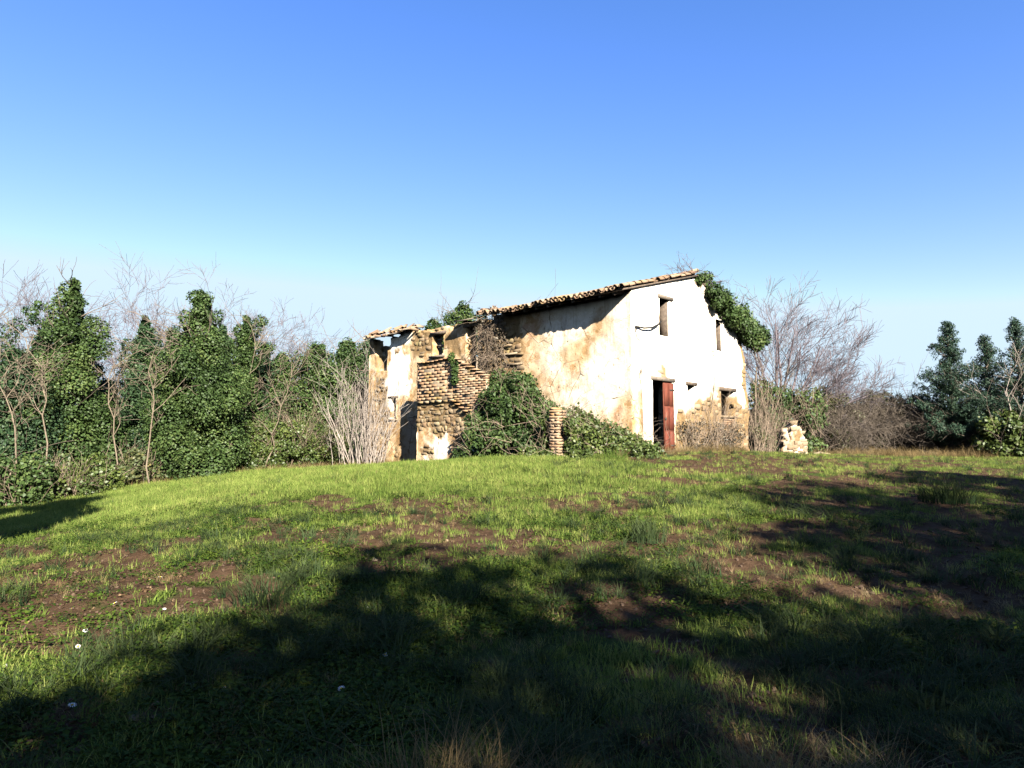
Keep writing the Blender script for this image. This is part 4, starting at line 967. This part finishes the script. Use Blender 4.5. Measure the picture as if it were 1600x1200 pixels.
# ------------------------------------------------------------------ trees behind and beside the viewer that shade the meadow
gT = "trees standing behind the viewer that shade the foreground"
def shade_tree(x, y, h, R, z0f, label, n, seed, size=.26):
    r = np.random.default_rng(seed); z = g1(x, y); e = empty("shade_tree", (x, y, z), label, "tree", gT); L = []
    for k in range(46):
        d = nrm(r.normal(size=3)) * (.35 + .65 * r.random()**.5); f = (h - z0f) / 2
        L.append((x + d[0] * R, y + d[1] * R, z + z0f + f + d[2] * f, (.2 + .22 * r.random()) * R))
    leaf_part("crown", L, n, size, 'oak', e, r, cull=.5); br = []
    grow((x, y, z - .1), (0, 0, 1), h * .72, .2, 2, r, .6, .1, (5, 7), .05, .26, br, 5, .35, .5); branch_parts(br, e, 'bark', split=2)
for k, (x, y, h, R, zf, n, lab) in enumerate(((5.2, -9.0, 8.8, 2.6, 1.6, 7000, "leafy tree straight behind the viewer, nearest the middle"), (9.2, -8.0, 9.0, 2.8, 1.5, 7000, "leafy tree behind the viewer, a little to the right"),
    (12.3, -7.0, 11.0, 2.8, 1.5, 9000, "tall leafy tree behind the viewer, well to the right"), (16.5, -5.2, 11.4, 2.7, 1.6, 9000, "tallest leafy tree behind the viewer, far to the right"), (2.0, -5.9, 5.0, 1.7, .4, 6000, "low leafy tree close behind the viewer, a little to the right"), (.2, -4.6, 4.5, 1.8, .3, 8000, "bushy little tree close behind the viewer, to the left"), (6.4, -6.2, 5.6, 1.9, .3, 8000, "bushy little tree behind the viewer, farther to the right"),
    (15.6, .4, 8.6, 2.1, 1.6, 9000, "leafy tree beside the viewer on the right, nearest one"), (19.6, 1.9, 8.8, 2.2, 1.6, 9000, "leafy tree beside the viewer on the right, second one"), (23.6, 3.4, 8.8, 2.2, 1.6, 9000, "leafy tree beside the viewer on the right, third one"), (28, 5.4, 9.0, 2.4, 1.6, 8000, "leafy tree beside the viewer on the right, farthest one"),
    (15.0, -2.4, 8.2, 1.9, 1.8, 7000, "slim leafy tree behind the right shoulder of the viewer"), (-5.7, 1.9, 8.8, 1.4, 2.2, 7000, "slim leafy tree beside the viewer on the left, nearest one"), (-7.4, 4.4, 8.4, 1.5, 1.6, 7000, "leafy tree beside the viewer on the left, second one"), (-10.5, 6.0, 8.0, 1.6, 1.6, 6000, "leafy tree beside the viewer on the left, farthest one"))):
    shade_tree(x, y, h, R, zf, lab, n, 700 + k)

# ------------------------------------------------------------------ grass and small plants (instanced ground cover)
def blade_tuft(name, nb, hgt, spread, wid, bend, mat, r, segs=3):
    V = []; F4 = []; F3 = []; vv = []
    for k in range(nb):
        a = r.random() * 6.28; q = spread * math.sqrt(r.random()); b = np.array((math.cos(a) * q, math.sin(a) * q, -.01)); da = a + r.normal() * .8
        d = np.array((math.cos(da), math.sin(da), 0)); sd = np.array((-d[1], d[0], 0)); h = hgt * (.45 + .75 * r.random()); bd = bend * (.3 + r.random()); w = wid * (.7 + .6 * r.random()); o = len(V)
        for i in range(segs):
            f = i / segs; c = b + np.array((0, 0, h * f * (1 - .25 * bd * f))) + d * h * bd * f * f
            ww = w * (1 - f * .75); V += [c - sd * ww / 2, c + sd * ww / 2]; vv += [f, f]
        V.append(b + np.array((0, 0, h * (1 - .25 * bd))) + d * h * bd); vv.append(1)
        for i in range(segs - 1): F4.append((o + 2 * i, o + 2 * i + 1, o + 2 * i + 3, o + 2 * i + 2))
        F3.append((o + 2 * segs - 2, o + 2 * segs - 1, o + 2 * segs))
    return mesh_np(name, np.array(V), [np.array(F4), np.array(F3)], mat, {'v': np.array(vv)})
def clover_tuft(name, nb, mat, r):
    C = np.stack([r.normal(size=nb) * .055, r.normal(size=nb) * .055, .006 + .03 * r.random(nb)], 1); nn = np.stack([r.normal(size=nb) * .35, r.normal(size=nb) * .35, np.ones(nb)], 1)
    V, F, v = leaves(C, nn, .010 + .013 * r.random(nb), r, 0, .42, .08); return mesh_np(name, V, F, mat, {'v': v})
def scatter(name, pts, scl, meshes, label, cat, r, tilt=.15):
    src = bpy.data.collections.new(name + "_source")
    for me in meshes: src.objects.link(bpy.data.objects.new(name + "_tuft", me))
    me = bpy.data.meshes.new(name); n = len(pts); me.vertices.add(n); me.vertices.foreach_set("co", np.asarray(pts, np.float32).ravel())
    a = me.attributes.new("rot", 'FLOAT_VECTOR', 'POINT'); a.data.foreach_set("vector", np.stack([r.normal(size=n) * tilt, r.normal(size=n) * tilt, r.random(n) * 6.283], 1).astype(np.float32).ravel())
    a = me.attributes.new("scl", 'FLOAT', 'POINT'); a.data.foreach_set("value", np.asarray(scl, np.float32))
    o = link(bpy.data.objects.new(name, me)); tag(o, label, cat, kind="stuff"); me.materials.append(meshes[0].materials[0])
    g = bpy.data.node_groups.new(name, 'GeometryNodeTree'); g.interface.new_socket("Geometry", in_out='INPUT', socket_type='NodeSocketGeometry'); g.interface.new_socket("Geometry", in_out='OUTPUT', socket_type='NodeSocketGeometry')
    N = g.nodes.new; L = g.links.new
    gi = N("NodeGroupInput"); go = N("NodeGroupOutput"); ip = N("GeometryNodeInstanceOnPoints"); ci = N("GeometryNodeCollectionInfo")
    ci.inputs["Collection"].default_value = src; ci.inputs["Separate Children"].default_value = True; ci.inputs["Reset Children"].default_value = True
    ip.inputs["Pick Instance"].default_value = True
    rot = N("GeometryNodeInputNamedAttribute"); rot.data_type = 'FLOAT_VECTOR'; rot.inputs["Name"].default_value = "rot"
    sc = N("GeometryNodeInputNamedAttribute"); sc.data_type = 'FLOAT'; sc.inputs["Name"].default_value = "scl"
    L(gi.outputs[0], ip.inputs["Points"]); L(ci.outputs[0], ip.inputs["Instance"]); L(rot.outputs[0], ip.inputs["Rotation"]); L(sc.outputs[0], ip.inputs["Scale"]); L(ip.outputs[0], go.inputs[0])
    md = o.modifiers.new("scatter", 'NODES'); md.node_group = g; return o
def sample(n, r, y0=2.2, y1=29, pw=1.0, margin=1.5):
    """ground spots over the part of the meadow in view, thinning with distance"""
    u = r.random(n)
    Y = y0 * (y1 / y0)**u if pw == 1.0 else (y0**(1 - pw) + u * (y1**(1 - pw) - y0**(1 - pw)))**(1 / (1 - pw))
    X = (r.random(n) * 2 - 1) * (Y * .88 + margin); return X, Y
def house_free(X, Y):
    dx = X - C0[0]; dy = Y - C0[1]; s = dx * gv[0] + dy * gv[1]; t = dx * lv[0] + dy * lv[1]
    return ~((s > -.02) & (s < WID) & (t > -.02) & (t < LEN)) & ~((s > -1.25) & (s <= 0) & (t > 4) & (t < 8.8))
r = np.random.default_rng(900)
G = [blade_tuft("short_grass", 16, .085, .07, .0055, .7, 'grass', r) for _ in range(5)]
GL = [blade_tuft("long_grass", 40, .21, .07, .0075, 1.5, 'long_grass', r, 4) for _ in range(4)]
GD = [blade_tuft("dry_grass", 22, .30, .07, .006, 1.1, 'dry_grass', r, 4) for _ in range(4)]
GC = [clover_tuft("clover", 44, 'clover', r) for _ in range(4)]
X, Y = sample(120000, r, 2.2, 30, .6); s = soil(X, Y); lush = sstep(9, 13, Y) * sstep(5, 1, X)
k = (r.random(len(X)) < (1 - .85 * s) * (.45 + .55 * sstep(5, 10, Y)) * (.35 + .65 * np.maximum(lush, sstep(.35, .6, fbm(X * .8, Y * .8, 201))))) & house_free(X, Y); X, Y = X[k], Y[k]; lush = lush[k]  # bright grass thinned near the viewer so darker plants deepen the shade there
scatter("meadow_grass", np.stack([X, Y, gz(X, Y)], 1), (.55 + .6 * r.random(len(X))) * (.6 + .9 * fbm(X * 1.3, Y * 1.3, 207, 3)) * (1 + .4 * lush) * (1 + Y * .012), G, "short bright green meadow grass covering the rise", "grass", r)
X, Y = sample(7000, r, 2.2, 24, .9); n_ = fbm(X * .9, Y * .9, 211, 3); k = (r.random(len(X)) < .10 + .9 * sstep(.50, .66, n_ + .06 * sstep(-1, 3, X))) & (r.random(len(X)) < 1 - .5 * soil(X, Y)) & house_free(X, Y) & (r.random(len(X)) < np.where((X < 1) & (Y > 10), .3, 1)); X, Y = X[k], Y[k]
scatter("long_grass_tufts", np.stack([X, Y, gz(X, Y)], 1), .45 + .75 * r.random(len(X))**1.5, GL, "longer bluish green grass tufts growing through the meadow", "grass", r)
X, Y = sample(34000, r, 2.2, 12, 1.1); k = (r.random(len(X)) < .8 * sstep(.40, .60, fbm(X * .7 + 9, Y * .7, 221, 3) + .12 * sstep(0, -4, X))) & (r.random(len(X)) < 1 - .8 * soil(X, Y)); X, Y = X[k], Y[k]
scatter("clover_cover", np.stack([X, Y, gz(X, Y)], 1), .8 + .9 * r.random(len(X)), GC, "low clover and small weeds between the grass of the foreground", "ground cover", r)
# dry grass: near foreground, by the hedge, at the wall foot
P = []; S = []
for (n, fx, fy, sc) in ((70, lambda q: -.45 + .75 * q, lambda: 2.45 + .5 * r.random(), .75), (60, lambda q: 1.0 + .7 * q, lambda: 2.5 + .5 * r.random(), .7), (900, lambda q: 11 + 15 * q, lambda: 26.3 + 2.4 * r.random(), 1.5), (380, lambda q: 2.8 + 5.6 * q, None, 1.0), (260, lambda q: -8.5 + 4 * q, lambda: 24.3 + 1.2 * r.random(), 1.1), (260, lambda q: -20 + 11 * q, None, 1.0)):
    for i in range(n):
        q = r.random(); x = fx(q)
        if fy: y = fy()
        elif n == 380: y = 19.0 + (x - 3.61) * 1.05 - .35 - .7 * r.random()
        else: y = 19.6 + (x + 16) * .75 + .8 * r.random()
        if not house_free(np.array([x]), np.array([y]))[0]: continue
        P.append((x, y, g1(x, y))); S.append(sc * (.5 + .8 * r.random()))
X, Y = sample(9000, r, 3.0, 26, .7); k = (r.random(len(X)) < sstep(.42, .62, fbm(X * .8 + 31, Y * .8, 231, 4) + .06 * sstep(2, 8, X))) & house_free(X, Y); X, Y = X[k], Y[k]
P += list(zip(X, Y, gz(X, Y))); S += list(.16 + .22 * r.random(len(X)))
scatter("dry_grass_tufts", np.array(P), np.array(S), GD, "tan dry grass in the near foreground, through the meadow and along the hedge foot", "grass", r)
# clods of earth and small stones too many to count
CL = []
for k in range(4):
    v = nrm(r.normal(size=(14, 3))) * (1 + .25 * r.normal(size=(14, 1))); 
    import bmesh
    bm = bmesh.new(); [bm.verts.new(p * np.array([1, 1, .6])) for p in v]; bmesh.ops.convex_hull(bm, input=bm.verts); me = bpy.data.meshes.new("clod"); bm.to_mesh(me); bm.free(); me.materials.append(M['clod'] if 'clod' in M else M.setdefault('clod', plain("earth_clod", (.0288, .0173, .0106), (.072, .0456, .0288), 20))); CL.append(me)
X, Y = sample(26000, r, 2.2, 20, 1.0); k = r.random(len(X)) < soil(X, Y) * .9; X, Y = X[k], Y[k]
scatter("earth_clods", np.stack([X, Y, gz(X, Y) + .004], 1), .005 + .02 * r.random(len(X))**3, CL, "crumbs and clods of brown earth on the bare patches", "soil", r, .6)

FL = []
for k in range(4):
    V, F, v = leaves(r.normal(size=(3, 3)) * np.array([.05, .05, .006]) + np.array([0, 0, .02]), r.normal(size=(3, 3)) * .4 + np.array([0, 0, 1.]), .03 + .035 * r.random(3), r, 0, .36, .16); FL.append(mesh_np("fallen_leaf", V, F, 'fallen', {'v': v}))
X, Y = sample(5000, r, 2.3, 20, .9); k = r.random(len(X)) < sstep(.40, .62, fbm(X * .6 + 50, Y * .6, 251, 3)); X, Y = X[k], Y[k]
scatter("fallen_leaves", np.stack([X, Y, gz(X, Y) + .004], 1), .35 + .45 * r.random(len(X)), FL, "withered brown leaves strewn over the meadow", "leaves", r, .3)
# prominent tufts, daisies and pale stones that stand out one by one
def tuft_thing(u, Y, nb, h, label, mat, seed, spread=.25, wid=.009):
    rr = np.random.default_rng(seed); x = px(u, Y); z = g1(x, Y); o = bpy.data.objects.new("grass_tuft", blade_tuft("grass_tuft", nb, h, spread, wid, .8, mat, rr, 4)); o.location = (x, Y, z); link(o)
    tag(o, label, "grass tuft", "single large grass tufts")
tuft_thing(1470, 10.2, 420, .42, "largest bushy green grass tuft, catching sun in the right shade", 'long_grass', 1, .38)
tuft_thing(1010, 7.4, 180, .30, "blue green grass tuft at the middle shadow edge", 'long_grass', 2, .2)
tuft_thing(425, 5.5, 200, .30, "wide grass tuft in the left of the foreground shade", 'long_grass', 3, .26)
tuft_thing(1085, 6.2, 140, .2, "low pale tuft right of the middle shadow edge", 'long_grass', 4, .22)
tuft_thing(670, 2.62, 150, .40, "tan dry grass tuft at the bottom picture edge", 'dry_grass', 5, .2, .006)
tuft_thing(1190, 2.75, 120, .34, "tan dry grass tuft at the lower right of the middle", 'dry_grass', 6, .2, .006)
tuft_thing(960, 16.6, 160, .40, "bright green tuft below the bramble bush", 'grass', 7, .3)
def petal_mesh():
    V = [(0, 0, .03)]; F = []
    for k in range(11):
        a = k * 6.283 / 11
        for (da, q, z) in ((-.12, .006, .031), (-.2, .016, .034), (0, .021, .032), (.2, .016, .034), (.12, .006, .031)): V.append((math.cos(a + da) * q, math.sin(a + da) * q, z))
        b = 1 + 5 * k; F += [(b, b + 1, b + 2), (b, b + 2, b + 4), (b + 2, b + 3, b + 4)]
    return mesh_np("petals", np.array(V), np.array(F), 'white_petal')
PM = petal_mesh(); rr = np.array([(math.cos(a) * .007, math.sin(a) * .007, .033) for a in np.linspace(0, 6.283, 9)[:-1]] + [(0, 0, .039)]); DM = mesh_np("disc", rr, np.array([(i, (i + 1) % 8, 8) for i in range(8)]), 'yellow_disc')
V, F = tubes(np.array([[(0, 0, -.02), (.002, 0, .005), (0, .001, .031)]]), np.full((1, 3), .0012), 4); SM = mesh_np("stalk", V, F, M['clover'])
for k in range(34):
    u = 10 + 700 * r.random()**1.2; Yd = 2.75 + 3.6 * r.random()**1.2; x = px(u, Yd)
    e = empty("daisy", (x, Yd, g1(x, Yd)), "tiny white daisy in the grass of the left foreground", "flower", "daisies dotted over the left foreground"); e.scale = (1.0,) * 3; e.scale = [.6 + .5 * r.random()] * 3; e.rotation_euler = (r.normal() * .35, -.1 + r.normal() * .35, r.random() * 6)
    for nm, me in (("petals", PM), ("disc", DM), ("stalk", SM)): link(bpy.data.objects.new(nm, me), e)
for k, (u, Yd, sz) in enumerate(((860, 5.3, .03), (232, 3.45, .035), (265, 3.6, .025), (905, 5.9, .03), (630, 6.3, .035), (590, 6.9, .04), (640, 7.3, .035), (700, 7.6, .03), (1010, 6.7, .03), (935, 9.3, .045), (1150, 7.9, .04))):
    x = px(u, Yd); o = bpy.data.objects.new("pale_stone", PALE[k % 6]); o.location = (x, Yd, g1(x, Yd) + sz * .3); o.scale = (sz * 1.3, sz, sz * .9); o.rotation_euler = (.3 * r.normal(), .3 * r.normal(), 6 * r.random()); link(o)
    tag(o, "small pale stone lying on bare earth in the shaded meadow", "stone", "small pale stones on the bare earth")
print("tris", sum(len(o.data.polygons) for o in scene.objects if o.type == 'MESH'), "objects", len(scene.objects))
